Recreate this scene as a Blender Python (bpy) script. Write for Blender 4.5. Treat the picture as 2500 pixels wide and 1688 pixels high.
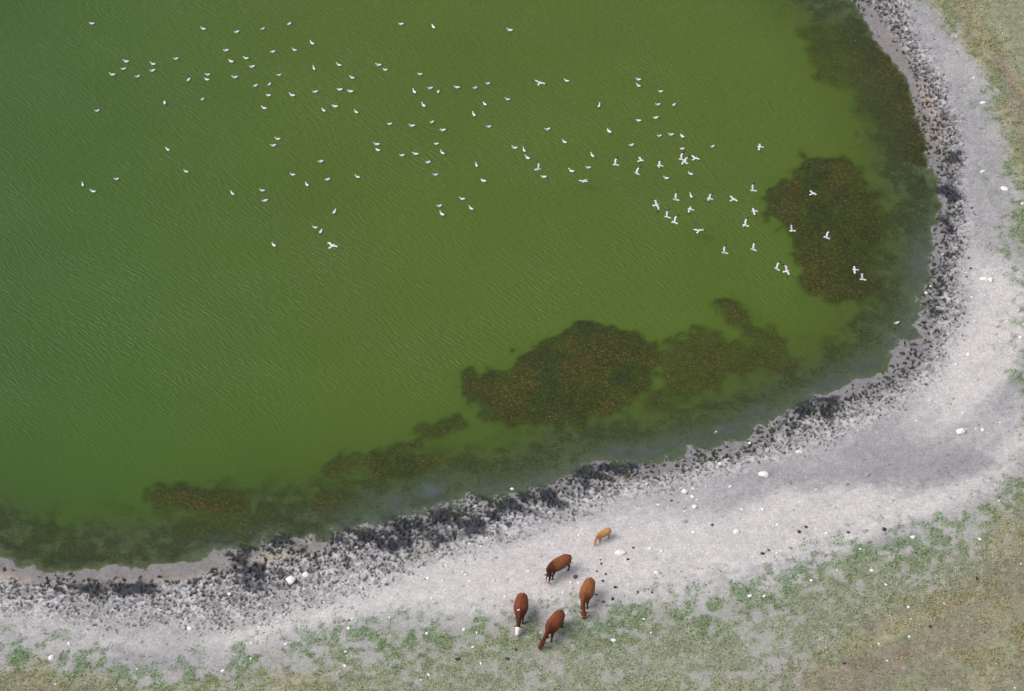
import bpy, math, random
import numpy as np
from mathutils import Vector, Matrix

for o in list(bpy.data.objects): bpy.data.objects.remove(o, do_unlink=True)
SC = bpy.context.scene
COL = SC.collection
R = math.radians
# ------------------------------------------------------------------ camera
CAM_H, CAM_Y, TILT, LENS = 162.0, -85.8, R(47.0), 110.0      # a long lens from a low aircraft
cam = bpy.data.cameras.new('camera'); cam.lens = LENS; cam.sensor_width = 36.0
cam.clip_start = 1.0; cam.clip_end = 8000.0
camo = bpy.data.objects.new('camera', cam); COL.objects.link(camo)
camo.location = (0, CAM_Y, CAM_H); camo.rotation_euler = (math.pi/2 - TILT, 0, 0)
SC.camera = camo
# ------------------------------------------------------------------ sky, sun, exposure
SUN_EL, SUN_AZ = R(52), R(-98)          # azimuth measured from +Y towards +X
w = bpy.data.worlds.new('World'); SC.world = w; w.use_nodes = True
nt = w.node_tree; nt.nodes.clear()
wo = nt.nodes.new('ShaderNodeOutputWorld'); bg = nt.nodes.new('ShaderNodeBackground')
sky = nt.nodes.new('ShaderNodeTexSky'); sky.sky_type = 'NISHITA'; sky.sun_disc = False
sky.sun_elevation = SUN_EL; sky.sun_rotation = SUN_AZ
sky.air_density = 1.0; sky.dust_density = 4.0; sky.ozone_density = 1.0
hs = nt.nodes.new('ShaderNodeHueSaturation'); hs.inputs['Saturation'].default_value = 0.42   # overcast: little blue
nt.links.new(sky.outputs[0], hs.inputs['Color']); nt.links.new(hs.outputs[0], bg.inputs['Color'])
bg.inputs['Strength'].default_value = 0.15
nt.links.new(bg.outputs[0], wo.inputs[0])
sun = bpy.data.lights.new('sun', 'SUN'); sun.energy = 0.9; sun.angle = R(40); sun.color = (1.0, 0.95, 0.88)
suno = bpy.data.objects.new('sun', sun); COL.objects.link(suno)
sd = Vector((math.sin(SUN_AZ)*math.cos(SUN_EL), math.cos(SUN_AZ)*math.cos(SUN_EL), math.sin(SUN_EL)))
suno.rotation_euler = (-sd).to_track_quat('-Z', 'Y').to_euler(); suno.location = sd*300
SC.view_settings.view_transform = 'Standard'; SC.view_settings.look = 'None'
SC.view_settings.exposure = 0.32; SC.view_settings.gamma = 1.0
SC.view_settings.use_curve_mapping = False
LIGHT = 1.34                            # pixel value of a level white sheet; photo colour / LIGHT = base colour

rng = np.random.default_rng(7)
random.seed(7)
# ------------------------------------------------------------------ helpers
def lin(c):
    c = np.asarray(c, float)/255.0
    return np.where(c <= 0.04045, c/12.92, ((c+0.055)/1.055)**2.4)
def alb(r, g, b): return np.minimum(lin((r, g, b))/LIGHT, 0.85)
FPX = 2500*LENS/36.0
_F = np.array([0, math.cos(TILT), -math.sin(TILT)]); _U = np.array([0, math.sin(TILT), math.cos(TILT)])
def ground(px, py, z=0.0):
    """ground point seen at a pixel of the 2500 x 1688 photograph, at height z"""
    d = _F + np.array([1, 0, 0])*((px-1250)/FPX) + _U*((844-py)/FPX)
    t = (CAM_H - z)/-d[2]
    return np.array([d[0]*t, CAM_Y + d[1]*t])
def hash2(ix, iy, seed):
    h = (ix.astype(np.int64)*374761393 + iy.astype(np.int64)*668265263 + seed*974711) & 0xFFFFFFFF
    h = ((h ^ (h >> 13))*1274126177) & 0xFFFFFFFF
    h = ((h ^ (h >> 16))*2246822519) & 0xFFFFFFFF
    return ((h ^ (h >> 15)) & 0xFFFFFF)/float(0xFFFFFF)
def vnoise(x, y, seed=0):
    x = np.asarray(x, float); y = np.asarray(y, float)
    ix = np.floor(x); iy = np.floor(y); fx = x-ix; fy = y-iy
    fx = fx*fx*(3-2*fx); fy = fy*fy*(3-2*fy)
    a = hash2(ix, iy, seed); b = hash2(ix+1, iy, seed); c = hash2(ix, iy+1, seed); d = hash2(ix+1, iy+1, seed)
    return (a*(1-fx)+b*fx)*(1-fy) + (c*(1-fx)+d*fx)*fy
def fbm(x, y, size, octv=3, seed=0):
    """fractal noise, -1..1, largest feature about `size` metres"""
    v = 0; a = 1; t = 0; x = np.asarray(x, float); y = np.asarray(y, float)
    ca, sa = math.cos(0.7), math.sin(0.7)
    for i in range(octv):
        v = v + a*(vnoise(x/size + 17.3*i, y/size - 9.1*i, seed+i)*2-1); t += a; a *= 0.55; size *= 0.5
        x, y = x*ca-y*sa, x*sa+y*ca
    return v/t*1.6
def sst(a, b, x):
    t = np.clip((x-a)/(b-a), 0, 1); return t*t*(3-2*t)
def mix(a, b, t):
    t = np.asarray(t)[..., None]; return a*(1-t) + b*t

# ------------------------------------------------------------------ shore curves (photo pixels turned into ground points)
SHORE = [(-300,1352),(-150,1345),(-60,1342),(0,1358),(22,1372),(67,1388),(94,1400),(127,1402),(165,1398),(225,1394),(255,1381),(285,1385),(307,1398),(345,1396),
(378,1383),(431,1377),(487,1362),(532,1349),(571,1340),(624,1332),(680,1306),(710,1306),(732,1321),(762,1312),(777,1321),(803,1317),
(818,1295),(848,1289),(875,1291),(905,1284),(942,1276),(980,1256),(1025,1246),(1100,1237),(1114,1229),(1152,1210),(1193,1210),(1240,1210),
(1278,1204),(1288,1191),(1336,1191),(1352,1178),(1380,1172),(1403,1159),(1406,1140),(1438,1129),(1463,1137),(1492,1127),(1504,1131),(1527,1127),
(1559,1140),(1581,1131),(1606,1137),(1638,1124),(1670,1118),(1686,1092),(1718,1099),(1750,1089),(1782,1086),(1807,1073),(1830,1061),(1846,1048),
(1879,1034),(1917,1014),(1943,998),(1987,976),(2013,972),(2038,961),(2051,951),(2083,941),(2089,929),(2121,919),(2134,910),(2163,903),(2166,890),
(2185,877),(2195,848),(2188,826),(2220,826),(2239,823),(2239,804),(2230,791),(2252,775),(2265,756),(2252,737),(2250,718),(2262,692),(2271,673),
(2268,654),(2274,638),(2268,628),(2281,609),(2274,587),(2278,571),(2274,552),(2293,542),(2281,530),(2293,511),(2284,488),(2292,466),(2284,449),
(2268,421),(2265,392),(2258,366),(2258,338),(2246,306),(2239,280),(2223,252),(2214,223),(2211,207),(2204,185),(2185,156),(2160,118),(2144,89),
(2137,64),(2121,41),(2083,6),(2030,-40)]
shore = np.array([ground(*p) for p in SHORE])
far = np.array([(18,120),(0,138),(-28,150),(-70,150),(-112,122),(-128,88),(-108,62),(-75,50)], float)
lake_poly = np.vstack([shore, far])
def resample(P, step, closed=True):
    Q = np.vstack([P, P[:1]]) if closed else P
    seg = np.hypot(*np.diff(Q, axis=0).T); cum = np.r_[0, np.cumsum(seg)]
    n = max(4, int(cum[-1]/step)); t = np.linspace(0, cum[-1], n+1)[: n if closed else n+1]
    return np.c_[np.interp(t, cum, Q[:, 0]), np.interp(t, cum, Q[:, 1])]
def smooth_closed(P, k):
    for _ in range(k): P = (np.roll(P, 1, 0) + 2*P + np.roll(P, -1, 0))/4
    return P
smooth_shore = smooth_closed(resample(lake_poly, 1.0), 26)
smooth_shore = resample(smooth_shore, 2.0)
def sdf_poly(x, y, P, arc=False):
    """signed distance to a closed polygon, positive outside; optionally the arc position of the nearest point"""
    x = np.asarray(x, float).ravel(); y = np.asarray(y, float).ravel()
    best = np.full(x.shape, 1e18); sarc = np.zeros(x.shape); ins = np.zeros(x.shape, bool)
    A = P; B = np.roll(P, -1, 0); L = np.hypot(*(B-A).T); cum = np.r_[0, np.cumsum(L)]
    for i in range(len(A)):
        ax, ay = A[i]; bx, by = B[i]; dx, dy = bx-ax, by-ay
        t = np.clip(((x-ax)*dx+(y-ay)*dy)/(dx*dx+dy*dy+1e-12), 0, 1)
        q = (x-ax-t*dx)**2 + (y-ay-t*dy)**2
        m = q < best; best = np.where(m, q, best)
        if arc: sarc = np.where(m, cum[i]+t*L[i], sarc)
        c = (ay > y) != (by > y)
        if abs(dy) > 1e-12: ins ^= c & (x < dx*(y-ay)/dy + ax)
    d = np.sqrt(best)*np.where(ins, -1, 1)
    return (d, sarc) if arc else d
# rasters of the fields over the built domain
X0, X1, Y0, Y1, RS = -60.0, 60.0, 24.0, 124.0, 0.25
gx = np.arange(X0, X1+RS/2, RS); gy = np.arange(Y0, Y1+RS/2, RS)
GX, GY = np.meshgrid(gx, gy)
r_sd = sdf_poly(GX, GY, lake_poly).reshape(GX.shape)
_a, _b = sdf_poly(GX, GY, smooth_shore, True)
r_ds = _a.reshape(GX.shape); r_s = _b.reshape(GX.shape)
def samp(f, x, y):
    u = np.clip((np.asarray(x, float)-X0)/RS, 0, f.shape[1]-1.001); v = np.clip((np.asarray(y, float)-Y0)/RS, 0, f.shape[0]-1.001)
    i = u.astype(int); j = v.astype(int); u = u-i; v = v-j
    return (f[j, i]*(1-u)+f[j, i+1]*u)*(1-v) + (f[j+1, i]*(1-u)+f[j+1, i+1]*u)*v
def nearest(f, x, y):
    i = np.clip(np.rint((np.asarray(x, float)-X0)/RS), 0, f.shape[1]-1).astype(int); j = np.clip(np.rint((np.asarray(y, float)-Y0)/RS), 0, f.shape[0]-1).astype(int)
    return f[j, i]
def band(curve):
    """distance from the smooth shore of a curve traced along it, as a function of the arc position"""
    P = resample(np.array([ground(*p) for p in curve], float), 1.0, False)
    d, s = sdf_poly(P[:, 0], P[:, 1], smooth_shore, True)
    o = np.argsort(s); s = s[o]; d = d[o]
    k = 5; dp = np.convolve(np.pad(d, k//2, 'edge'), np.ones(k)/k, 'valid')
    return lambda q: np.interp(q, s, dp)
b_tramp = band([(0,1505),(225,1525),(450,1540),(650,1523),(818,1478),(987,1418),(1100,1362),(1240,1320),(1336,1280),(1482,1242),(1559,1200),(1654,1191),(1782,1150),(1900,1125),
 (2003,1090),(2100,1045),(2180,1005),(2226,980),(2290,928),(2310,860),(2350,800),(2338,737),(2330,689),(2365,609),(2357,482),(2332,446),(2344,382),(2340,303),(2322,255),(2290,191),(2258,127),(2226,64),(2210,0)])
b_green = band([(0,1531),(150,1568),(262,1587),(450,1595),(575,1561),(725,1557),(856,1530),(968,1507),(1137,1531),(1193,1505),(1299,1475),(1395,1460),(1521,1466),(1590,1457),(1750,1411),
 (1845,1376),(1940,1340),(2083,1311),(2147,1298),(2300,1250),(2386,1213),(2465,1185),(2530,1100),(2494,996),(2445,925),(2472,858),(2494,737),(2482,641),(2450,584),(2450,530),(2440,475),
 (2415,414),(2392,367),(2376,303),(2357,229),(2332,178),(2300,96),(2258,41),(2236,0)])
b_dense = band([(0,1650),(300,1655),(500,1640),(650,1622),(837,1617),(987,1580),(1212,1550),(1430,1512),(1567,1512),(1750,1468),(1900,1420),(2050,1385),(2200,1345),(2330,1290),(2440,1235),(2560,1130),
 (2540,930),(2560,737),(2500,560),(2475,475),(2440,400),(2415,300),(2385,200),(2320,80),(2275,0)])
b_dry = band([(0,1668),(300,1676),(600,1690),(900,1720),(1300,1740),(1700,1720),(1880,1680),(1946,1640),(2003,1600),(2131,1540),(2260,1454),(2403,1377),(2450,1326),(2470,1257),(2590,1150),
 (2600,930),(2620,737),(2540,560),(2500,440),(2450,350),(2418,239),(2380,159),(2316,64),(2290,0)])
b_past = band([(2560,360),(2497,223),(2450,175),(2396,80),(2380,0)])
S_PAST = sdf_poly(*[np.array([v]) for v in ground(2497, 223)], smooth_shore, True)[1][0]

# submerged weed beds, outlines in photo pixels
WEEDS = [
 ('large brown bed of water weed out in the bay under flying gulls', [(1965,382),(2000,379),(2064,386),(2102,424),(2131,462),(2147,482),(2156,530),(2147,577),(2134,654),(2137,705),(2102,743),(2013,737),(1978,721),(1965,654),(1924,584),(1879,539),(1873,482),(1880,465),(1924,440)], 0.06),
 ('olive weed bed along the shore beside the narrow beach', [(1965,75),(2040,62),(2095,70),(2125,105),(2170,150),(2200,210),(2232,290),(2246,340),(2250,400),(2205,375),(2170,340),(2130,300),(2120,260),(2080,215),(2035,205),(1990,195),(1975,130)], 0.15),
 ('broad brown and olive weed bed off the trampled shore with white flecks', [(1126,918),(1158,902),(1169,926),(1229,909),(1255,900),(1283,866),(1326,842),(1395,819),(1414,797),(1444,793),(1487,810),(1530,817),(1573,823),(1586,851),(1615,880),(1600,940),(1540,990),(1498,1008),(1423,1034),(1347,1034),(1251,1042),(1192,1027),(1175,995),(1143,965),(1122,948)], 0.055),
 ('loose olive weed bed joining the broad one towards the bay', [(1605,870),(1660,830),(1715,800),(1760,815),(1820,845),(1890,850),(1920,880),(1880,910),(1800,930),(1740,960),(1680,985),(1600,1000),(1560,985),(1615,930)], 0.11),
 ('narrow slanting strip of brown weed between two larger beds', [(1738,738),(1772,730),(1808,758),(1842,785),(1885,808),(1890,838),(1830,832),(1800,800),(1758,775)], 0.11),
 ('small brown tuft of weed off the tip of the broad bed', [(1032,1050),(1080,1030),(1120,1015),(1132,1030),(1090,1062),(1060,1072),(1035,1068)], 0.09),
 ('small round brown weed tuft beside the oval bed', [(793,1130),(830,1113),(870,1120),(875,1140),(840,1155),(805,1150)], 0.1),
 ('oval olive weed bed off the black mud shore', [(900,1120),(940,1102),(1000,1097),(1060,1105),(1072,1125),(1040,1150),(990,1165),(930,1160),(905,1140)], 0.08),
 ('bright tan crescent of weed lying off the tan mud edge', [(385,1212),(400,1190),(470,1183),(540,1190),(585,1215),(592,1238),(560,1250),(500,1236),(440,1232),(395,1236)], 0.06),
 ('faint weed tuft in the shallows near black mud', [(770,1215),(830,1200),(855,1225),(810,1248)], 0.12),
 ('dark weed patch in the shallows behind the tan crescent', [(450,1272),(540,1258),(620,1270),(600,1300),(520,1305),(460,1295)], 0.14),
]
weed_sdf = []
for lab, pl, dep in WEEDS:
    P = np.array([ground(*p) for p in pl]); weed_sdf.append(-sdf_poly(GX, GY, P).reshape(GX.shape) + (0.25 if len(weed_sdf) > 3 else 0.1))   # positive inside
def sblob(lst):
    """soft patches given in shore coordinates: (px, py, half length along shore m, half width m)"""
    out = []
    for px, py, a, b in lst:
        g = ground(px, py); d, s = sdf_poly(g[0:1], g[1:2], smooth_shore, True); out.append((s[0], d[0], a, b))
    def f(s, d):
        v = np.zeros_like(s)
        for s0, d0, a, b in out: v = np.maximum(v, np.exp(-(((s-s0)/a)**2 + ((d-d0)/b)**2)))
        return v
    return f
f_black = sblob([(600,1360,1.1,1.8),(660,1340,2.4,1.2),(720,1345,1.0,1.2),(860,1318,2.2,1.7),(960,1300,2.8,1.9),(1060,1280,3,1.8),(1160,1256,2.8,1.8),(1260,1240,3.0,1.6),(1330,1222,1.8,1.3),(1425,1158,1.6,1.4),(1490,1152,1.8,1.1),
  (1960,1010,1.8,.9),(2010,1005,2.0,.9),(1560,1140,2,.5),(2320,470,1.6,1.0),(2315,530,1.8,1.0),(2330,390,1.2,.8),(2280,720,1.4,.6),(2290,225,1.0,.7),(200,1440,2.6,.8),(330,1440,2,.7),(620,1400,2.0,1.6)])
f_milk = sblob([(900,1278,2.4,1.0),(1000,1252,2.6,1.0),(1090,1228,2.2,.9),(880,1270,2.6,1.6),(960,1235,3,1.6),(1040,1205,2.0,1.4),(1570,1110,2.6,1.2),(1500,1110,2,1.0),(1640,1090,2.4,1.2),(1990,960,2.4,1.0),(2230,850,3.5,1.4),(560,1325,2.4,1.0),(2250,640,4,1.0),(1850,1025,5,1.3),(2060,930,5,1.3),(1750,1065,5,1.3),(1200,1195,4,1.0),(1320,1175,4,.9),(2215,800,4,1.2)])
f_wet = sblob([(2060,960,3.0,1.3),(2150,930,3.0,1.4),(2225,860,2.5,1.2),(2300,440,2.5,1.0),(2300,560,4,1.0),(1580,1150,3,.7),(1820,1085,3,.8),(240,1400,3.0,.8),(460,1390,3.5,.8),(420,1380,1.2,.6),(2170,110,1.2,.8),(2215,170,2.5,.6),(2130,40,3,.8),(1330,1195,2,.5)])
f_tan = sblob([(430,1390,4.5,1.2),(40,1390,2.6,1.1),(640,1375,2.2,1.0),(2250,260,3.0,1.0),(2175,105,1.6,.8),(2265,320,3.0,1.0),(2190,150,3,.8),(760,1335,1.4,.6),(250,1400,2.5,.7)])
f_pale = sblob([(1500,1370,9,2.6),(1750,1340,8,2.4),(2000,1280,9,1.2),(2200,1260,6,1.0),(1250,1400,7,2.2),(1050,1440,6,1.6),(2420,900,6,1.6),(2400,780,6,1.6),(800,1510,6,1.0)])
f_damp = sblob([(1960,1150,3,1.2),(2420,1130,3,1.2),(2170,1120,3.8,1.8),(2080,1130,3.0,1.8),(2250,1150,3.0,1.6),(2330,1120,3,1.6),(2200,1195,2.2,.6)])

def jag(x, y): return 0.48*fbm(x, y, 1.5, 4, 11) + 0.12*fbm(x, y, 0.45, 2, 12)
# hoof pits, stamped in metres on a fine raster
PR = 0.0625
PW, PH = int((X1-X0)/PR)+1, int((Y1-Y0)/PR)+1
pit = np.zeros((PH, PW), np.float32)
def calm_mud(s, ds, d, x):
    return np.clip(1.6*f_tan(s, ds), 0, 1)*sst(2.2, 1.3, d)*np.where(x < 0, 1, 0.6) + 0.9*np.clip(1.5*f_wet(s, ds), 0, 1)*sst(1.1, 0.5, d)*np.where(x < 0, 0, 1)
def make_pits():
    n = 260000
    x = rng.uniform(X0+2, X1-2, n); y = rng.uniform(Y0+2, Y1-2, n)
    d = samp(r_sd, x, y); ds = samp(r_ds, x, y); s = nearest(r_s, x, y)
    m = (d > -0.6) & (ds < 26); x, y, d, ds, s = x[m], y[m], d[m], ds[m], s[m]
    T = b_tramp(s); wob = fbm(x, y, 4.0, 2, 31)
    inb = sst(T+1.1, T-0.7, ds+wob*0.6)*sst(-0.5, 0.5, d)
    calm = calm_mud(s, ds, d, x)
    dens = inb*(0.95+0.4*wob)*np.clip(1-0.97*calm, 0, 1) + 0.05*sst(T, T+1, ds)*sst(26, 16, ds) + 0.35*f_black(s, ds)
    keep = rng.random(len(x)) < dens
    x, y, inb = x[keep], y[keep], (inb*(1-0.7*sst(0.2, 1.0, ds/T)*(1-0.7*sst(64, 72, y))))[keep]
    occ = {}
    cnt = 0
    for i in range(len(x)):
        k = (int(x[i]/0.21), int(y[i]/0.21))
        if k in occ: continue
        occ[k] = 1; cnt += 1
        sc = (0.45+0.85*rng.random()**1.5)*(0.65+0.35*inb[i]); a = 0.17*sc; b = 0.095*sc; th = rng.normal(0.9, 0.9)
        dep = (0.08+0.13*rng.random())*(0.35+0.65*inb[i])
        ci = int((x[i]-X0)/PR); cj = int((y[i]-Y0)/PR); rr = 7
        i0, i1, j0, j1 = max(ci-rr, 0), min(ci+rr+1, PW), max(cj-rr, 0), min(cj+rr+1, PH)
        uu, vv = np.meshgrid(X0+np.arange(i0, i1)*PR-x[i], Y0+np.arange(j0, j1)*PR-y[i])
        p = (uu*math.cos(th)+vv*math.sin(th))/a; q = (-uu*math.sin(th)+vv*math.cos(th))/b
        r = np.sqrt(p*p+q*q)
        v = -dep*(1-np.clip((r-0.55)/0.6, 0, 1)**1.0) ; v = np.where(r > 1.15, 0, v)
        rim = 0.30*dep*np.exp(-((r-1.5)/0.35)**2)
        blk = pit[j0:j1, i0:i1]
        pit[j0:j1, i0:i1] = np.where(v < -0.004, np.minimum(blk, v), np.where(blk < -0.004, blk, np.maximum(blk, rim)))
    return cnt
N_PITS = make_pits()
def pit_at(x, y):
    x = np.asarray(x) + 0.07*fbm(x, y, 0.22, 2, 301); y = np.asarray(y) + 0.07*fbm(x, y, 0.22, 2, 302)
    i = np.clip(np.rint((np.asarray(x)-X0)/PR), 0, PW-1).astype(int); j = np.clip(np.rint((np.asarray(y)-Y0)/PR), 0, PH-1).astype(int)
    return pit[j, i]

class Field: pass
def fields(x, y, far_pts=False):
    f = Field(); x = np.asarray(x, float); y = np.asarray(y, float); f.x, f.y = x, y
    if far_pts:
        f.sd = sdf_poly(x, y, lake_poly).reshape(x.shape); a, b = sdf_poly(x, y, smooth_shore, True)
        f.ds = a.reshape(x.shape); f.s = b.reshape(x.shape); f.pit = np.zeros(x.shape); weed = np.full(x.shape, -9.0); f.wdep = np.full(x.shape, 0.1)
    else:
        f.sd = samp(r_sd, x, y); f.ds = samp(r_ds, x, y); f.s = nearest(r_s, x, y); f.pit = pit_at(x, y)
        weed = np.full(x.shape, -9.0); f.wdep = np.full(x.shape, 0.1)
        for (lab, pl, dep), ws in zip(WEEDS, weed_sdf):
            v = samp(ws, x, y); m = v > weed; weed = np.where(m, v, weed); f.wdep = np.where(m, dep, f.wdep)
    f.j = f.sd + jag(x, y)*sst(7, 2, np.abs(f.sd))
    f.T, f.G, f.N, f.D = b_tramp(f.s), b_green(f.s), b_dense(f.s), b_dry(f.s)
    f.weed = weed + 0.55*fbm(x, y, 2.4, 4, 41) + 0.55*fbm(x, y, 0.8, 3, 44)
    n1 = fbm(x, y, 3.0, 3, 51); n2 = fbm(x, y, 0.8, 2, 52); f.n1, f.n2 = n1, n2
    d = f.j
    land = 0.30*(1-np.exp(-np.clip(d, 0, None)/4.0)) + 0.006*np.clip(d, 0, 60) + 0.05*sst(f.G, f.G+6, f.ds)*(1+n1)
    bed = np.maximum(-1.4, 0.075*d - 0.012*np.clip(-d-2, 0, None)**1.35)
    h = np.where(d > 0, land, bed)
    f.calm = calm_mud(f.s, f.ds, f.sd, x)
    tr = sst(f.T+1.0, f.T-0.8, f.ds + 0.5*n1)*sst(-1.2, 0.2, d)*np.clip(1-0.9*f.calm, 0, 1); f.tr = tr
    f.clod = fbm(x, y, 0.42, 3, 61)*0.6 + fbm(x, y, 0.19, 2, 63)*0.55
    f.fade = 1-0.66*sst(0.15, 1.0, f.ds/np.maximum(f.T, .5))*(1-0.65*sst(64, 72, y))
    h = h + tr*f.fade*(0.030*f.clod - 0.08*sst(0.25, 0.9, -f.clod-0.12+0.25*n1)) + 0.008*fbm(x, y, 0.8, 2, 62) + f.pit*np.where(d > 0.1, 1, 0.5)
    # bottom weed: low mottled growth in the shallows, tall beds further out
    f.mott = sst(-0.15, 0.9, 0.55*fbm(x, y, 1.5, 4, 71)+0.35*fbm(x, y, 0.5, 2, 73)+0.55*np.exp(-((f.sd+1.5)/2.2)**2))*sst(0.0, -0.5, d)*sst(-9, -3.5, d)*(1-0.6*sst(-8, 2, x)*sst(78, 70, y)*sst(-3.2, -1.2, f.sd))
    h = np.where(d < 0, np.maximum(h, np.minimum(-0.11, h + 0.22*f.mott)), h)
    wtop = -(f.wdep + 0.05*fbm(x, y, 0.7, 2, 72) + 0.09*sst(0.7, -0.2, f.weed)) 
    wm = sst(-0.6, 0.25, f.weed); f.wm = wm
    f.bedh = h
    h = np.where(d < 0.0, h*(1-wm) + np.maximum(h, np.minimum(wtop, -0.03))*wm, h)
    f.h = h
    return f
def height(x, y): return float(fields(np.array([x]), np.array([y])).h[0])
def at(px, py):
    z = 0.0
    for _ in range(3):
        g = ground(px, py, z); z = max(height(g[0], g[1]), -0.4)
    return Vector((g[0], g[1], z))
def grass_fields(f):
    """cover of green plants, olive tufts, dry grass (0..1) on land"""
    x, y = f.x, f.y
    wob = 1.2*fbm(x, y, 4.5, 3, 81)
    e = f.ds + wob
    p1 = fbm(x, y, 1.1, 3, 82); p2 = fbm(x, y, 0.5, 2, 83); p3 = fbm(x, y, 3.4, 2, 84)
    start = sst(f.G-2.6, f.G+2.4, e)
    dense = sst(f.N-1.2, f.N+1.4, e)
    patch = sst(0.30-0.8*start, 1.35-0.8*start, p1*0.55+0.9*p2+0.15*p3)
    green = start*patch*(1-0.80*sst(f.N, f.N+3.0, e))
    olive = dense*sst(-1.0, 0.25, p2+0.6*p3)*(1-0.7*sst(f.D+1, f.D+4, e))
    dry = sst(f.D-0.6, f.D+1.4, e)*sst(-0.5, 0.4, p1*0.5+fbm(f.s*0.3, f.ds, 1.5, 3, 85))
    return green, olive, dry, e
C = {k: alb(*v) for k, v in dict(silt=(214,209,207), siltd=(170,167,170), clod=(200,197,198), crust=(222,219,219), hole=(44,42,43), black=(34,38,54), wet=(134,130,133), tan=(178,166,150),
  damp=(150,148,154), bed=(122,128,108), mott=(60,64,38), weed1=(98,84,38), weed2=(74,70,30), weedg=(74,76,32), soil=(172,171,163), green=(114,142,100), olive=(146,150,124),
  brown=(148,138,120), red=(150,132,118), tanv=(180,170,134), past=(154,156,128), yellow=(166,158,106), milk=(124,130,132)).items()}
r_damp = -sdf_poly(GX, GY, np.array([ground(*p) for p in [(1800,1130),(1900,1110),(1990,1080),(2120,1045),(2260,1050),(2380,1080),(2430,1130),(2400,1180),(2340,1200),(2250,1216),(2180,1207),(2100,1203),(2030,1195),(1960,1190),(1880,1185),(1800,1165)]])).reshape(GX.shape)
b_damp = band([(1800,1120),(1990,1080),(2120,1045),(2260,1040),(2380,1070),(2440,1110)])
def far_pts(f): return bool((np.abs(f.x) > 61).any())
def ground_colour(f):
    n = len(f.x); x, y = f.x, f.y
    bands = fbm(f.s*0.28, f.ds, 1.6, 4, 321)
    pale = np.clip(f_pale(f.s, f.ds)*1.5, 0, 1)
    c = mix(np.tile(C['siltd'], (n, 1)), C['silt'], np.clip(0.9*pale + 0.30 + 0.38*bands + 0.2*f.n1 - 0.3*sst(66, 78, y)*sst(18, 28, x), 0, 1))
    dmv = (samp(r_damp, x, y) if not far_pts(f) else np.full(n, -9.0)) + 0.75*fbm(x, y, 1.8, 4, 91) + 0.45*fbm(x, y, 0.4, 2, 88)
    c = mix(c, C['damp'], 0.72*sst(-0.9, 1.3, dmv)*sst(-0.5, 4.5, f.ds-b_damp(f.s)+0.5*f.n1))
    c = c*(1+0.055*fbm(x, y, 0.5, 3, 90)[:, None]+0.05*fbm(x, y, 0.2, 2, 89)[:, None])
    green, olive, dry, e = grass_fields(f)
    c = mix(c, C['soil'], 0.9*sst(f.N-2, f.N+1.5, e))
    c = mix(c, C['green'], 0.68*green); c = mix(c, C['olive'], 0.7*olive)
    ystrip = np.exp(-((e-f.D)/0.8)**2)*sst(-0.3, 0.4, fbm(x, y, 2.0, 2, 92))
    c = mix(c, C['yellow'], 0.45*ystrip)
    dz = sst(f.D-0.3, f.D+1.5, e)
    c = mix(c, mix(np.tile(C['brown'], (n, 1)), C['red'], sst(-0.2, 0.8, fbm(f.s*0.35, f.ds, 1.6, 3, 93))), 0.9*dz)
    c = mix(c, C['tanv'], 0.55*dry*dz)
    c = mix(c, C['olive'], 0.6*dz*sst(-0.2, 0.5, fbm(f.s*0.3, f.ds, 1.3, 4, 94)))
    pz = sst(-0.8, 0.8, e-b_past(f.s))*sst(S_PAST-14, S_PAST-8, f.s)
    c = mix(c, C['past'], 0.85*pz)
    veg = np.clip(green+olive+dz, 0, 1)
    c = c*(1+veg[:, None]*(0.16*fbm(x, y, 0.55, 3, 311)[:, None]+0.10*fbm(x, y, 0.2, 2, 312)[:, None]))
    # trampled belt
    c = mix(c, mix(np.tile(C['clod'], (n, 1)), C['damp']*0.8, 0.75*f.fade), 0.75*f.tr); c = mix(c, C['crust'], 0.75*f.tr*sst(0.0, 0.6, f.clod))
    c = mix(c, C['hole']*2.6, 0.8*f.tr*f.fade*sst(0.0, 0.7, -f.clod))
    c = mix(c, C['soil']*0.85, 0.5*f.tr*sst(0.1, 0.8, fbm(x, y, 3.5, 3, 95))*sst(25, -10, x))
    near = sst(2.4, 0.2, f.sd)
    c = mix(c, C['tan'], 0.85*np.clip(f_tan(f.s, f.ds)*1.4, 0, 1)*sst(2.4, 1.4, f.sd))
    wet = np.clip(sst(1.3, 0.15, f.j + 0.25*f.n2) + np.clip(f_wet(f.s, f.ds)*1.3, 0, 1), 0, 1)
    c = mix(c, C['wet'], 0.8*wet)
    bl = np.maximum(f_black(f.s, f.ds), 0.34*np.exp(-((f.sd-0.7)/0.8)**2)*(1-np.clip(f_tan(f.s, f.ds)+f_wet(f.s, f.ds), 0, 1))); blk = sst(0.32, 1.0, bl*(0.85+0.35*f.n1) + 0.75*fbm(x+0.3*y, y, 0.9, 4, 96)*np.minimum(1, 3*bl))
    c = mix(c, C['black'], 0.9*blk)
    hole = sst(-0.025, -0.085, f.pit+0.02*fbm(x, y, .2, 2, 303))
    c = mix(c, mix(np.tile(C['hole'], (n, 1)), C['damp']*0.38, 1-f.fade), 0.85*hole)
    wet = np.maximum(wet*0.8, np.maximum(blk*0.75, hole*0.5))
    # under water
    u = sst(0.02, -0.16, f.j)
    b = mix(np.tile(C['bed'], (n, 1)), C['milk'], np.clip(f_milk(f.s, f.ds), 0, 1))
    b = mix(b, C['black'], 0.8*blk*sst(-2.5, 0, f.sd))
    b = mix(b, C['mott'], 0.72*f.mott*(1-0.7*np.clip(f_milk(f.s, f.ds), 0, 1)))
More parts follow.
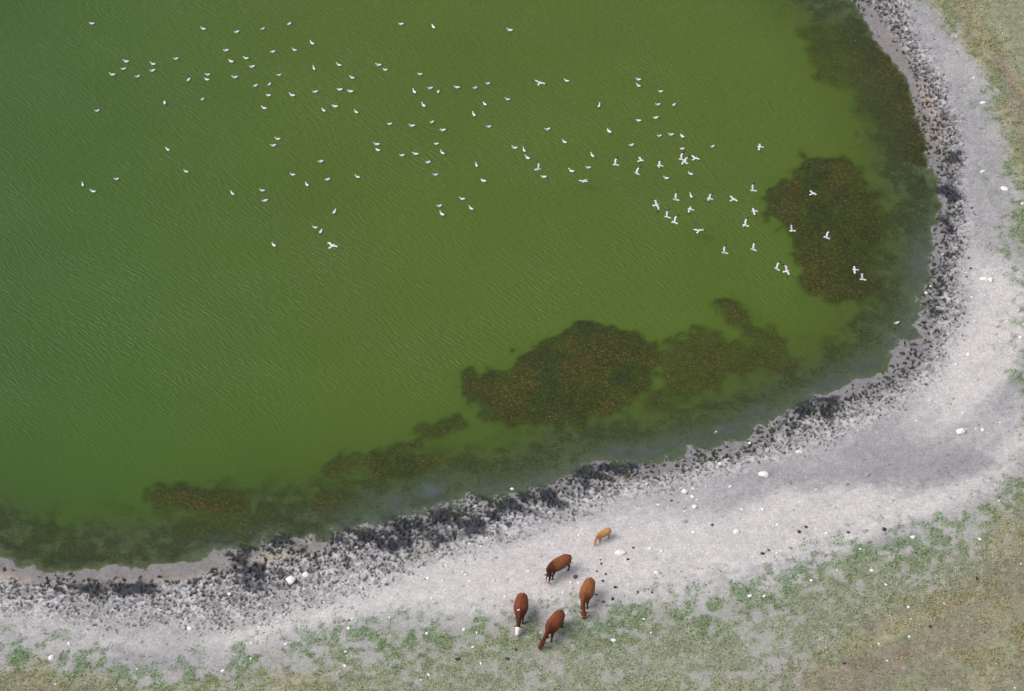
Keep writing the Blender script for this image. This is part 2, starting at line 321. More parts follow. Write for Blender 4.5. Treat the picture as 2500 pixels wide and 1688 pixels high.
    wc = mix(mix(np.tile(C['weed2'], (n, 1)), C['weed1'], sst(-0.4, 0.6, fbm(x, y, 3.6, 3, 97)+0.3*fbm(x, y, 0.5, 2, 98))), C['weedg'], sst(0, 0.7, fbm(x, y, 2.5, 3, 99)))
    b = mix(b, wc*0.85, np.clip(f.wm*1.2, 0, 1))
    c = mix(c, b, u)
    return c, np.clip(np.maximum(wet, u), 0, 1)

# ------------------------------------------------------------------ mesh builders
def mesh_from(name, V, Fq):
    me = bpy.data.meshes.new(name); V = np.asarray(V, np.float32); Fq = np.asarray(Fq, np.int32); k = Fq.shape[1]
    me.vertices.add(len(V)); me.vertices.foreach_set('co', V.ravel())
    me.loops.add(Fq.size); me.loops.foreach_set('vertex_index', Fq.ravel())
    me.polygons.add(len(Fq)); me.polygons.foreach_set('loop_start', np.arange(0, Fq.size, k, dtype=np.int32))
    me.update(calc_edges=True); me.validate()
    return me
def set_col(me, name, c):
    a = me.color_attributes.new(name, 'FLOAT_COLOR', 'POINT'); c = np.asarray(c, np.float32)
    if c.shape[1] == 3: c = np.c_[c, np.ones(len(c), np.float32)]
    a.data.foreach_set('color', c.ravel())
def set_f(me, name, v):
    a = me.attributes.new(name, 'FLOAT', 'POINT'); a.data.foreach_set('value', np.asarray(v, np.float32))
def smooth_shade(me): me.polygons.foreach_set('use_smooth', np.ones(len(me.polygons), bool))
def add(name, me, mat=None, parent=None, label=None, cat=None, group=None, kind=None):
    o = bpy.data.objects.new(name, me); COL.objects.link(o)
    if mat is not None and me is not None and not me.materials: me.materials.append(mat)
    if parent is not None: o.parent = parent
    for k, v in (('label', label), ('category', cat), ('group', group), ('kind', kind)):
        if v: o[k] = v
    return o
class N:
    """tiny node helper"""
    def __init__(s, name):
        s.m = bpy.data.materials.new(name); s.m.use_nodes = True; s.t = s.m.node_tree; s.t.nodes.clear(); s.out = s.n('ShaderNodeOutputMaterial')
    def n(s, typ, **kw):
        nd = s.t.nodes.new(typ)
        for k, v in kw.items():
            if k.startswith('_'): setattr(nd, k[1:], v)
            else:
                key = int(k[1:]) if k[0] == 'i' and k[1:].isdigit() else k.replace('__', ' ')
                s.put(nd.inputs[key], v)
        return nd
    def put(s, sock, v):
        if hasattr(v, 'is_linked'): s.t.links.new(v, sock)
        elif isinstance(v, (tuple, list, np.ndarray)) and len(v) == 3 and sock.type == 'RGBA': sock.default_value = (*[float(q) for q in v], 1)
        else: sock.default_value = v
    def noise(s, vec, scale, detail=3, rough=0.55): return s.n('ShaderNodeTexNoise', Vector=vec, Scale=scale, Detail=detail, Roughness=rough).outputs['Fac']
    def rng(s, v, a, b, c, d): return s.n('ShaderNodeMapRange', Value=v, i1=a, i2=b, i3=c, i4=d).outputs[0]
    def math(s, op, a, b=0.0): return s.n('ShaderNodeMath', _operation=op, i0=a, i1=b).outputs[0]
    def mul(s, col, fac): return s.n('ShaderNodeVectorMath', _operation='SCALE', i0=col, Scale=fac).outputs[0]
    def mixc(s, f, a, b):
        nd = s.n('ShaderNodeMix', _data_type='RGBA'); s.put(nd.inputs[0], f); s.put(nd.inputs[6], a); s.put(nd.inputs[7], b); return nd.outputs[2]
    def finish(s, sh): s.t.links.new(sh, s.out.inputs[0]); return s.m
def principled(name, col, rough=0.85, spec=0.3, var=0.0, scale=4.0, bump=0.0, attr=None):
    k = N(name); tc = k.n('ShaderNodeTexCoord').outputs['Object']
    c = k.n('ShaderNodeAttribute', _attribute_name=attr).outputs['Color'] if attr else k.n('ShaderNodeRGB').outputs[0]
    if not attr: c.default_value = (*[float(q) for q in col], 1)
    if var: c = k.mul(c, k.rng(k.noise(tc, scale, 4), 0.3, 0.7, 1-var, 1+var))
    b = k.n('ShaderNodeBsdfPrincipled', Base__Color=c, Roughness=rough); b.inputs['Specular IOR Level'].default_value = spec
    if bump:
        bn = k.n('ShaderNodeBump', Strength=bump, Distance=0.02, Height=k.noise(tc, scale*2, 4)); k.t.links.new(bn.outputs[0], b.inputs['Normal'])
    return k.finish(b.outputs[0])

# ------------------------------------------------------------------ ground (land and lake bed in one sheet)
def ground_material():
    k = N('shore ground'); pos = k.n('ShaderNodeNewGeometry').outputs['Position']
    c = k.n('ShaderNodeAttribute', _attribute_name='Col').outputs['Color']; wet = k.n('ShaderNodeAttribute', _attribute_name='wet').outputs['Fac']
    v = k.math('MULTIPLY', k.rng(k.noise(pos, 2.2, 5, 0.7), 0.25, 0.75, 0.82, 1.16), k.rng(k.noise(pos, 7.0, 3, 0.75), 0.25, 0.75, 0.68, 1.26))
    c = k.mul(c, v)
    # sparse grit: pale and dark specks a few centimetres across
    vo = k.n('ShaderNodeTexVoronoi', Vector=pos, Scale=3.2); spk = k.math('LESS_THAN', vo.outputs['Distance'], 0.13)
    pick = k.n('ShaderNodeSeparateColor', Color=vo.outputs['Color'])
    dryf = k.rng(wet, 0.0, 0.4, 1.0, 0.0)
    white = k.math('MULTIPLY', k.math('MULTIPLY', spk, k.math('GREATER_THAN', pick.outputs[0], 0.72)), dryf)
    dark = k.math('MULTIPLY', k.math('MULTIPLY', spk, k.math('LESS_THAN', pick.outputs[0], 0.22)), dryf)
    c = k.mixc(k.math('MULTIPLY', white, 0.75), c, tuple(alb(235, 232, 228)))
    c = k.mixc(k.math('MULTIPLY', dark, 0.6), c, tuple(alb(95, 88, 84)))
    bn = k.n('ShaderNodeBump', Strength=0.5, Distance=0.05, Height=k.noise(pos, 6.0, 4, 0.65))
    b = k.n('ShaderNodeBsdfPrincipled', Base__Color=c, Roughness=k.rng(wet, 0, 1, 0.95, 0.5)); b.inputs['Specular IOR Level'].default_value = 0.22
    k.t.links.new(bn.outputs[0], b.inputs['Normal'])
    return k.finish(b.outputs[0])
def cells(x0, y0, nx, ny, st, mask):
    """quads of a regular grid where mask[j, i] is set"""
    jj, ii = np.nonzero(mask); W = nx+1
    a = jj*W+ii; q = np.c_[a, a+1, a+W+1, a+W]
    u, inv = np.unique(q, return_inverse=True); inv = inv.reshape(q.shape)
    return x0+(u % W)*st, y0+(u//W)*st, inv
def frame_mask(cx, cy, margin):
    """ground the camera can see, with a margin in metres"""
    zc = (cy-CAM_Y)*math.cos(TILT)+CAM_H*math.sin(TILT); half = 1250/FPX*zc
    return (np.abs(cx) < half+margin) & (cy > 34.5-margin) & (cy < 103.0+margin)
LV = [0.5, 0.125, 0.0625]
nx, ny = int((X1-X0)/LV[0]), int((Y1-Y0)/LV[0])
cx, cy = np.meshgrid(X0+(np.arange(nx)+.5)*LV[0], Y0+(np.arange(ny)+.5)*LV[0])
c_sd = samp(r_sd, cx, cy); c_ds = samp(r_ds, cx, cy); c_s = nearest(r_s, cx, cy); c_T = b_tramp(c_s)
vis = frame_mask(cx, cy, 2.0)
m2 = vis & (c_sd > -1.8) & (c_ds < c_T+1.2)
cw = np.full(cx.shape, -9.0)
for ws in weed_sdf: cw = np.maximum(cw, samp(ws, cx, cy))
m1 = vis & ~m2 & ((c_sd > -5.0) | (cw > -1.6))
m0 = ~(m1 | m2)
VS, FS, off = [], [], 0
for st, m in zip(LV, (m0, m1, m2)):
    r = int(round(LV[0]/st)); mm = np.kron(m, np.ones((r, r), bool))
    xs, ys, q = cells(X0, Y0, nx*r, ny*r, st, mm); VS.append(np.c_[xs, ys]); FS.append(q+off); off += len(xs)
P = np.vstack(VS); f = fields(P[:, 0], P[:, 1])
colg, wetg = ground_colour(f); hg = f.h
# coarse country around, out to the horizon
def coarse(step, bx0, bx1, by0, by1, hole):
    nx_, ny_ = int((bx1-bx0)/step), int((by1-by0)/step)
    ax, ay = np.meshgrid(bx0+(np.arange(nx_)+.5)*step, by0+(np.arange(ny_)+.5)*step)
    m = ~((ax > hole[0]) & (ax < hole[1]) & (ay > hole[2]) & (ay < hole[3]))
    return cells(bx0, by0, nx_, ny_, step, m)
cxs, cys, cq = coarse(4.0, -300, 300, -116, 384, (X0, X1, Y0, Y1)); fc = fields(cxs, cys, True); colc, wetc = ground_colour(fc)
hxs, hys, hq = coarse(100.0, -3300, 3300, -3116, 3384, (-300, 300, -116, 384))
colh = np.tile(C['past'], (len(hxs), 1))
V = np.vstack([np.c_[P, hg], np.c_[cxs, cys, fc.h], np.c_[hxs, hys, np.full(len(hxs), 0.72)]])
F = np.vstack(FS + [cq+off, hq+off+len(cxs)])
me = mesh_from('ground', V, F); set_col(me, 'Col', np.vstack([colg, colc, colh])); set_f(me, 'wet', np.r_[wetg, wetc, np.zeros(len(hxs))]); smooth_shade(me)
add('ground', me, ground_material(), kind='structure', label='grey silt shore, trampled mud belt and grassy bank around the lake')

# ------------------------------------------------------------------ water
def water_material():
    k = N('algae green water'); pos = k.n('ShaderNodeNewGeometry').outputs['Position']
    murk = k.n('ShaderNodeAttribute', _attribute_name='murk').outputs['Fac']; tint = k.n('ShaderNodeAttribute', _attribute_name='Col').outputs['Color']
    calm = k.n('ShaderNodeAttribute', _attribute_name='ripple').outputs['Fac']
    warp = k.n('ShaderNodeTexNoise', Vector=pos, Scale=0.05, Detail=2)
    wv = k.n('ShaderNodeVectorMath', _operation='MULTIPLY_ADD', i0=warp.outputs['Color'], i1=(5, 5, 0), i2=pos).outputs[0]
    rot = k.n('ShaderNodeMapping', Vector=wv, _vector_type='TEXTURE'); rot.inputs['Rotation'].default_value = (0, 0, R(-44)); rot.inputs['Scale'].default_value = (0.75, 0.18, 1.0)
    rip = k.n('ShaderNodeTexNoise', Vector=rot.outputs[0], Scale=1.0, Detail=3, Roughness=0.5, Distortion=0.4).outputs['Fac']
    rot2 = k.n('ShaderNodeMapping', Vector=wv, _vector_type='TEXTURE'); rot2.inputs['Rotation'].default_value = (0, 0, R(-26)); rot2.inputs['Scale'].default_value = (0.5, 0.15, 1.0)
    rip2 = k.n('ShaderNodeTexNoise', Vector=rot2.outputs[0], Scale=1.0, Detail=2).outputs['Fac']
    hgt = k.math('ADD', k.math('MULTIPLY', rip, 1.0), k.math('MULTIPLY', rip2, 0.4))
    gust = k.rng(k.noise(pos, 0.11, 2), 0.3, 0.7, 0.42, 0.55)
    bn = k.n('ShaderNodeBump', Strength=k.math('MULTIPLY', calm, gust), Distance=0.22, Height=hgt).outputs[0]
    tint = k.mul(tint, k.rng(k.noise(pos, 0.09, 4), 0.3, 0.7, 0.96, 1.04))
    dif = k.n('ShaderNodeBsdfDiffuse', Color=tint, Normal=bn); tr = k.n('ShaderNodeBsdfTransparent', Color=(0.86, 0.93, 0.74))
    body = k.n('ShaderNodeMixShader', i0=murk, i1=tr.outputs[0], i2=dif.outputs[0])
    gl = k.n('ShaderNodeBsdfGlossy', Color=(1, 1, 1), Roughness=0.3, Normal=bn)
    fr = k.n('ShaderNodeFresnel', IOR=1.333, Normal=bn).outputs[0]
    return k.finish(k.n('ShaderNodeMixShader', i0=fr, i1=body.outputs[0], i2=gl.outputs[0]).outputs[0])
WS = 0.2
nx, ny = int(round((X1-X0)/WS)), int(round((Y1-Y0)/WS))
cx, cy = np.meshgrid(X0+(np.arange(nx)+.5)*WS, Y0+(np.arange(ny)+.5)*WS)
xs, ys, q = cells(X0, Y0, nx, ny, WS, samp(r_sd, cx, cy) < 1.6)
f = fields(xs, ys)
cxs, cys, cq = coarse(4.0, -300, 300, -116, 384, (X0, X1, Y0, Y1))
keep = (fields(cxs, cys, True).sd < 3)[cq].any(1); u, inv = np.unique(cq[keep], return_inverse=True); cxs, cys, cq = cxs[u], cys[u], inv.reshape(-1, 4)
fc = fields(cxs, cys, True)
def water_attr(f):
    dep = np.clip(-f.h, 0, None); m = len(f.x)
    dbed = np.clip(-f.bedh, 0, None)
    murk = 1-np.exp(-np.clip(dep-0.015, 0, None)/0.30)
    mk = np.clip(f_milk(f.s, f.ds), 0, 1)*(0.25+0.85*sst(-0.5, 0.6, fbm(f.x+0.4*fbm(f.x, f.y, 1, 2, 306), f.y, 1.1, 4, 307)))
    murk = np.clip(murk + 0.40*mk*sst(0.0, 0.12, dep), 0, 0.985)
    base = np.tile(alb(82, 105, 30), (m, 1))
    base = mix(base, alb(88, 108, 28), 0.7*sst(0, 34, f.x))
    base = mix(base, alb(62, 96, 36), 0.95*sst(-2, -44, f.x + 0.15*(f.y-60)))  # left-to-right shift: the water's own green plus some sky reflection painted in
    base = mix(base, alb(76, 102, 30), 0.6*sst(62, 44, f.y))
    base = mix(base, alb(80, 94, 56), 0.85*sst(-5.5, -0.6, f.sd + 0.8*f.n1))
    base = mix(base, alb(94, 108, 108), 0.9*mk)
    rip = sst(-1.5, -9, f.sd)*(1-0.75*sst(-1.2, 0.3, f.weed))
    rip = rip*(0.45+0.55*sst(52, 66, f.y))
    return base, murk, rip
wb, wm, wr = water_attr(f); cb, cm, cr = water_attr(fc)
me = mesh_from('lake_water', np.vstack([np.c_[xs, ys, np.zeros(len(xs))], np.c_[cxs, cys, np.zeros(len(cxs))]]), np.vstack([q, cq+len(xs)]))
set_col(me, 'Col', np.vstack([wb, cb])); set_f(me, 'murk', np.r_[wm, cm]); set_f(me, 'ripple', np.r_[wr, cr]); smooth_shade(me)
add('lake_water', me, water_material(), kind='structure', label='murky green lake water with fine wind ripples')

# ------------------------------------------------------------------ strands: weed, plants, grass (uncountable)
def strands(x, y, z, length, width, az, tilt, col):
    """one bent two-triangle blade each: base edge, tip; returns V, F, colours"""
    n = len(x); dx, dy = np.cos(az), np.sin(az); L = length*np.cos(tilt); Hh = length*np.sin(tilt)
    b1 = np.c_[x-dy*width/2, y+dx*width/2, z]; b2 = np.c_[x+dy*width/2, y-dx*width/2, z]
    m1 = np.c_[x+dx*L*.55-dy*width*.45, y+dy*L*.55+dx*width*.45, z+Hh*.75]; m2 = np.c_[x+dx*L*.55+dy*width*.45, y+dy*L*.55-dx*width*.45, z+Hh*.75]
    t = np.c_[x+dx*L, y+dy*L, z+Hh]
    V = np.stack([b1, b2, m2, m1, t], 1).reshape(-1, 3); a = np.arange(n)*5
    F = np.vstack([np.c_[a, a+1, a+2], np.c_[a, a+2, a+3], np.c_[a+3, a+2, a+4]])
    return V, F, np.repeat(col, 5, 0)
def foliage_material(name, rough=0.75):
    k = N(name); c = k.n('ShaderNodeAttribute', _attribute_name='Col').outputs['Color']; pos = k.n('ShaderNodeNewGeometry').outputs['Position']
    c = k.mul(c, k.rng(k.noise(pos, 7.0, 2), 0.3, 0.7, 0.85, 1.15))
    d = k.n('ShaderNodeBsdfDiffuse', Color=c); t = k.n('ShaderNodeBsdfTranslucent', Color=c)
    return k.finish(k.n('ShaderNodeMixShader', i0=0.25, i1=d.outputs[0], i2=t.outputs[0]).outputs[0])
M_weed = foliage_material('water weed'); M_leaf = foliage_material('shore plants'); M_dry = foliage_material('dry grass')
def palette(keys, wts, n, jitter=0.18):
    i = rng.choice(len(keys), n, p=np.array(wts)/sum(wts)); c = np.array([alb(*q) for q in keys])[i]
    return np.clip(c*rng.uniform(1-jitter, 1+jitter, (n, 1))*rng.uniform(0.95, 1.05, (n, 3)), 0.004, 0.85)
for (lab, pl, dep), ws in zip(WEEDS, weed_sdf):
    PP = np.array([ground(*p) for p in pl]); lo, hi = PP.min(0)-1.6, PP.max(0)+1.6
    n = int((hi-lo).prod()*150); x = rng.uniform(lo[0], hi[0], n); y = rng.uniform(lo[1], hi[1], n)
    v = samp(ws, x, y); ff = fields(x, y)
    m = (v > -1.6) & (rng.random(n) < sst(-0.6, 0.35, v + 0.55*fbm(x, y, 2.4, 4, 41) + 0.55*fbm(x, y, 0.8, 3, 44))*(0.55+0.45*sst(-.4, .5, fbm(x, y, 1.1, 3, 43)))) & (ff.j < -0.25)
    x, y, h = x[m], y[m], ff.h[m]; n = len(x)
    if n < 5: continue
    hue = sst(-0.5, 0.6, fbm(x, y, 3.6, 3, 97)+rng.normal(0, .25, n))
    c = mix(np.tile(alb(108, 100, 46), (n, 1)), alb(130, 112, 56), hue); c = mix(c, alb(92, 98, 46), sst(0.0, 0.8, fbm(x, y, 2.5, 3, 99)))
    c = c*(0.30+1.9*rng.random((n, 1))**1.5)
    ln = rng.uniform(0.12, 0.34, n); tl = rng.uniform(0.0, 0.22, n)
    z = np.minimum(h+rng.uniform(-0.02, 0.05, n), -0.012 - ln*np.sin(tl))
    Vv, Ff, Cc = strands(x, y, z, ln, rng.uniform(0.03, 0.07, n), rng.normal(-0.5, 0.7, n)+math.pi*rng.integers(0, 2, n), tl, c)
    mw = mesh_from('weed_bed', Vv, Ff); set_col(mw, 'Col', Cc)
    add('weed_bed', mw, M_weed, label=lab, cat='water weed', group='beds of water weed under the surface', kind='stuff')
# loose weed growing all along the shallows
x = rng.uniform(-50, 50, 900000); y = rng.uniform(34, 104, 900000); sdv = samp(r_sd, x, y); m = (sdv > -8) & (sdv < -0.3) & frame_mask(x, y, 1); x, y = x[m], y[m]
ff = fields(x, y); m = (rng.random(len(x)) < 0.75*ff.mott*(1-np.clip(f_milk(ff.s, ff.ds), 0, 1))) & (ff.h < -0.06) & (ff.wm < 0.5); x, y, h = x[m], y[m], ff.h[m]; n = len(x)
c = mix(np.tile(alb(72, 76, 40), (n, 1)), alb(104, 96, 52), rng.random(n)**2)*rng.uniform(0.5, 1.5, (n, 1)); ln = rng.uniform(0.10, 0.28, n)
Vv, Ff, Cc = strands(x, y, np.minimum(h+rng.uniform(0, .04, n), -0.03), ln, rng.uniform(.03, .06, n), rng.normal(-0.4, 0.8, n)+math.pi*rng.integers(0, 2, n), rng.uniform(0, .08, n), c)
mw = mesh_from('shallows_weed', Vv, Ff); set_col(mw, 'Col', Cc); add('shallows_weed', mw, M_weed, label='dark loose weed fringing the whole shore in the shallows', cat='water weed', kind='stuff')
def scatter(n):
    y = rng.uniform(33, 105, n*2); x = rng.uniform(-52, 52, n*2); m = frame_mask(x, y, 1.0); return x[m][:n], y[m][:n]
def cover(name, label, cat, N_, which, keys, wts, ln, wd, tilt, mat):
    x, y = scatter(N_); m = samp(r_sd, x, y) > 1.0; x, y = x[m], y[m]
    ff = fields(x, y); g = grass_fields(ff); dens = which(ff, g)
    m = rng.random(len(x)) < dens; x, y, h = x[m], y[m], ff.h[m]; n = len(x)
    l = rng.uniform(*ln, n); c = palette(keys, wts, n)
    Vv, Ff, Cc = strands(x, y, h-0.01, l, rng.uniform(*wd, n), rng.uniform(0, 2*math.pi, n), rng.uniform(*tilt, n), c)
    mm = mesh_from(name, Vv, Ff); set_col(mm, 'Col', Cc)
    add(name, mm, mat, label=label, cat=cat, kind='stuff'); return n
n1 = cover('ground_plants', 'bright green low plants fringing the bare silt', 'plants', 1100000, lambda f, g: 0.9*g[0]*(0.35+0.65*sst(-.4, .4, fbm(f.x, f.y, .4, 2, 205))),
    [(100,144,90), (120,160,104), (92,130,86), (158,176,122), (184,188,146)], [4, 4, 3, 2.5, 1.5], (0.06, 0.13), (0.04, 0.08), (0.1, 0.8), M_leaf)
n2 = cover('olive_turf', 'patchy olive and yellow green turf on the bank', 'turf', 1100000, lambda f, g: 0.6*g[1]*(0.5+0.5*sst(-.3, .5, fbm(f.x, f.y, .6, 2, 201))),
    [(164,174,122), (200,202,160), (136,152,112), (116,142,100), (208,208,176), (180,172,128)], [4, 4, 3, 3.5, 2, 1], (0.06, 0.15), (0.04, 0.08), (0.1, 0.7), M_leaf)
n3 = cover('dry_grass', 'tan and brown dry grass tufts on the upper bank', 'dry grass', 900000, lambda f, g: 0.75*g[2]*sst(-.1, .8, fbm(f.x, f.y, 1.1, 3, 202))*(1-0.7*sst(-0.5, 0.5, g[3]-b_past(f.s))*sst(S_PAST-14, S_PAST-8, f.s)) + 0.10*np.exp(-((g[3]-f.D)/1.0)**2),
    [(196,184,138), (212,202,162), (172,164,112), (146,146,100), (164,142,116)], [4, 3, 3, 2, 2], (0.10, 0.26), (0.04, 0.07), (0.15, 0.9), M_dry)
n4 = cover('mud_weeds', 'sparse olive sprigs in the trampled mud', 'plants', 700000, lambda f, g: 0.10*f.tr*sst(0.2, 0.8, fbm(f.x, f.y, 1.2, 3, 203)+0.3*fbm(f.x, f.y, 7, 2, 204)+0.35*sst(10, -25, f.x)+0.3*sst(78, 90, f.y))*sst(0.5, 2.0, f.sd),
    [(110,120,72), (128,130,84), (96,104,62)], [2, 2, 1], (0.06, 0.13), (0.04, 0.07), (0.3, 1.0), M_leaf)
print('PITS', N_PITS, 'leaves', n1, n2, n3, n4, 'ground verts', len(V))

# ------------------------------------------------------------------ stones
M_stone = principled('pale limestone', alb(252, 250, 247), 0.9, 0.2, 0.14, 5.0, 0.5)
M_stone2 = principled('grey stone', alb(176, 172, 168), 0.9, 0.2, 0.2, 5.0, 0.5)
def rock_mesh(seed, flat, cuts):
    import bmesh
    rr = random.Random(seed); bm = bmesh.new(); bmesh.ops.create_icosphere(bm, subdivisions=3, radius=0.5)
    pl = []
    for _ in range(cuts):
        v = Vector((rr.gauss(0, 1), rr.gauss(0, 1), rr.gauss(0.2, 0.8))).normalized(); pl.append((v, 0.5*rr.uniform(0.62, 0.9)))
    for v in bm.verts:
        c = v.co.copy()
        for nrm, dd in pl:
            e = c.dot(nrm)
            if e > dd: c -= nrm*(e-dd)*0.9
        q = Vector((seed*3.1, 1.7, 0.3))
        from mathutils import noise
        c *= 1+0.10*noise.noise(c*4+q)+0.05*noise.noise(c*9+q)
        c.z *= flat; v.co = c
    me = bpy.data.meshes.new('stone'); bm.to_mesh(me); bm.free(); me.materials.append(M_stone); return me
ROCKS = [rock_mesh(i, (0.75, 0.6, 0.85, 0.55, 0.7, 0.65)[i], (5, 3, 8, 4, 9, 6)[i]) for i in range(6)]
ROCKS2 = []
for r_ in ROCKS[:3]:
    m_ = r_.copy(); m_.materials.clear(); m_.materials.append(M_stone2); ROCKS2.append(m_)
# px, py, width in px, height/width in plan, mesh, label
BIG = [(711,1419,26,1.0,2,'big white block standing in the churned mud off the tan shore'),(747,1405,19,.8,0,'white stone lying next to the big white block in churned mud'),
 (1515,1351,28,.62,1,'large smooth oval white stone on silt near the tan calf'),(1865,1160,27,.75,4,'large angular pale rock at the edge of the trampled belt'),
 (1799,1300,18,.8,0,'rounded white stone alone on open silt inland of the angular rock'),(2346,1055,23,.9,4,'large bright white block on the wide silt flat with pebbles beside it'),
 (2403,683,22,.7,4,'larger slab of the split white rock on the silt'),(2418,684,15,1.1,2,'smaller half of the split white rock on the silt'),
 (2453,462,21,.6,1,'flat white stone at the edge of green plants by the bay'),(1952,1105,19,.5,3,'flat white slab bedded in trampled mud'),
 (1672,1201,16,.8,0,'elongated white stone at the head of a short stone row'),(1696,1238,14,.95,2,'pale rounded stone at the tail of a short stone row'),
 (2229,1313,15,.7,2,'white stone sitting among the first green plants'),(126,1607,16,.95,0,'white rounded boulder on sparsely grown silt'),
 (463,1535,14,.8,1,'white stone at the inner edge of the hoof pits'),(1603,1399,14,.6,3,'flat white stone with a green sprig on bare silt'),
 (2400,252,16,.55,1,'narrow white stone on the grassy edge of the narrow beach'),(2400,420,15,.55,3,'long white stone lying between silt and bright green plants'),
 (1498,1564,14,.7,1,'white stone in the turf near the grazing cows'),(1290,1396,12,.6,3,'flat white stone in front of the cow with a white blaze'),
 (1748,1057,12,.7,0,'white stone standing alone in the grey shallows'),(1250,1195,11,.8,0,'pale stone half sunk in water beside black mud')]
SMALL = [(560,1451,10),(168,1572,10),(544,1638,10),(335,1634,6),(614,1571,9),(612,1608,7),(283,1683,5),(633,1531,7),(135,1671,6),(912,1415,9),(1045,1412,10),(1081,1418,7),(1130,1398,8),(1137,1404,8),(1206,1418,11),
(1174,1334,8),(1146,1328,8),(790,1470,6),(1054,1462,8),(861,1512,7),(851,1534,9),(951,1508,7),(1132,1538,11),(1164,1545,8),(1042,1547,10),(1155,1581,9),(1174,1620,8),(842,1626,10),(844,1592,8),(847,1602,6),(698,1573,11),
(678,1518,7),(695,1500,6),(1046,1648,10),(1028,1661,7),(1109,1437,5),(1148,1420,8),(1189,1314,6),(1690,1213,12),(1702,1221,8),(1607,1233,9),(1630,1241,6),(1587,1340,12),(1616,1346,9),(1688,1353,7),(1672,1250,8),(1650,1283,6),
(1693,1300,10),(1610,1300,6),(1616,1394,5),(1831,1456,12),(1811,1244,8),(1862,1244,10),(1881,1272,7),(1783,1189,10),(1758,1134,12),(1692,1193,8),(1723,1188,5),(1579,1182,6),(1541,1288,6),(1413,1307,8),(1502,1342,6),(1413,1424,10),
(1394,1423,9),(1375,1448,8),(1682,1331,6),(1586,1318,5),(1570,1276,5),(1830,1085,9),(1589,1545,7),(1320,1544,6),(1233,1457,7),(1304,1456,6),(1382,1497,6),(1572,1512,8),(2399,1050,11),(2351,1009,10),(2270,978,8),(2286,982,5),(2237,1028,6),
(2392,1317,9),(2128,1393,10),(2044,1392,6),(2101,1342,8),(1898,1282,9),(1897,1350,9),(1906,1346,8),(2018,1302,8),(2008,1303,5),(1993,1196,6),(2133,1213,4),(2239,1226,6),(2289,1229,5),(2440,1223,6),(2360,1048,6),(2383,1048,6),(2347,997,5),
(2313,962,5),(2322,922,6),(2441,1032,6),(2163,1428,9),(1981,1418,9),(2305,1474,8),(2224,1512,6),(2220,1555,9),(2146,1573,8),(2166,1614,7),(1866,1456,10),(2493,1377,6),(2218,1483,8),(2478,1680,6),(2373,726,8),(2338,732,7),(2340,703,5),
(2359,666,6),(2301,622,7),(2272,699,7),(2261,716,8),(2334,891,8),(2364,866,11),(2289,872,6),(2491,825,11),(2497,498,12),(2380,783,6),(2405,721,5),(2334,89,7),(2378,191,7),(2214,74,6),(2341,121,5),(2309,188,6),(2292,48,6),(2448,82,5)]
GREY = [(2118,1160,13),(1672,1274,13),(112,1478,8),(1991,1190,6),(1763,1262,6),(2040,1240,6)]
def pxm(p):   # metres covered by one photo pixel at a ground point
    return ((p[1]-CAM_Y)*math.cos(TILT)+(CAM_H-p[2])*math.sin(TILT))/FPX
def put_rock(px, py, wpx, asp, me, label, rz=None):
    p = at(px, py); k = pxm(p)*wpx*1.02
    o = add('stone', me, None, label=label, cat='stone', group='stones scattered along the shore')
    o.scale = (k, k*asp, k*0.8); o.rotation_euler = (0, 0, rz if rz is not None else random.uniform(-0.5, 0.5))
    o.location = (p.x, p.y, p.z + 0.06*k); return o
for px, py, wd_, asp, mi, lab in BIG: put_rock(px, py, wd_, asp, ROCKS[mi], lab)
def zone(px, py):
    p = at(px, py); f_ = fields(np.array([p.x]), np.array([p.y])); e = f_.ds[0]
    if f_.sd[0] < 0.3: return 'water'
    if e < f_.T[0]: return 'mud'
    if e < f_.G[0]: return 'silt'
    return 'grass'
ZL = dict(water='small white stone at the very edge of the water', mud='small white stone among the hoof pits of the trampled belt', silt='small white stone lying loose on the bare pale silt', grass='small white stone showing among plants and turf on the bank')
def stone_label(px, py, wd_):
    z = zone(px, py); size = 'tiny' if wd_ < 6.5 else 'small' if wd_ < 9.5 else 'middling'
    best = min(((math.hypot(px-b[0], py-b[1]), b[5]) for b in BIG))
    if best[0] < 45: return f"{size} white stone close beside the " + ' '.join(best[1].split()[:7])
    near = any(0 < math.hypot(px-q[0], py-q[1]) < 22 for q in SMALL)
    return f'{size} white stone ' + ('next to another pebble ' if near else 'by itself ') + dict(water='at the very edge of the water', mud='among hoof pits of the trampled belt', silt='on the bare pale silt', grass='among plants and turf of the bank')[z]
for px, py, wd_ in SMALL: put_rock(px, py, wd_, random.uniform(0.6, 0.95), random.choice(ROCKS), stone_label(px, py, wd_), random.uniform(0, 6.28))
GL = ['dull grey stone on the dark damp patch of silt','grey brown stone with a rough top beside the short stone row','small grey stone in the trampled mud by the tan shore','tiny grey stone on silt beside a white pebble',
 'tiny grey stone between the angular rock and the stone row','tiny grey stone below the damp patch of silt']
for (px, py, wd_), l in zip(GREY, GL): put_rock(px, py, wd_, 0.85, random.choice(ROCKS2), l)

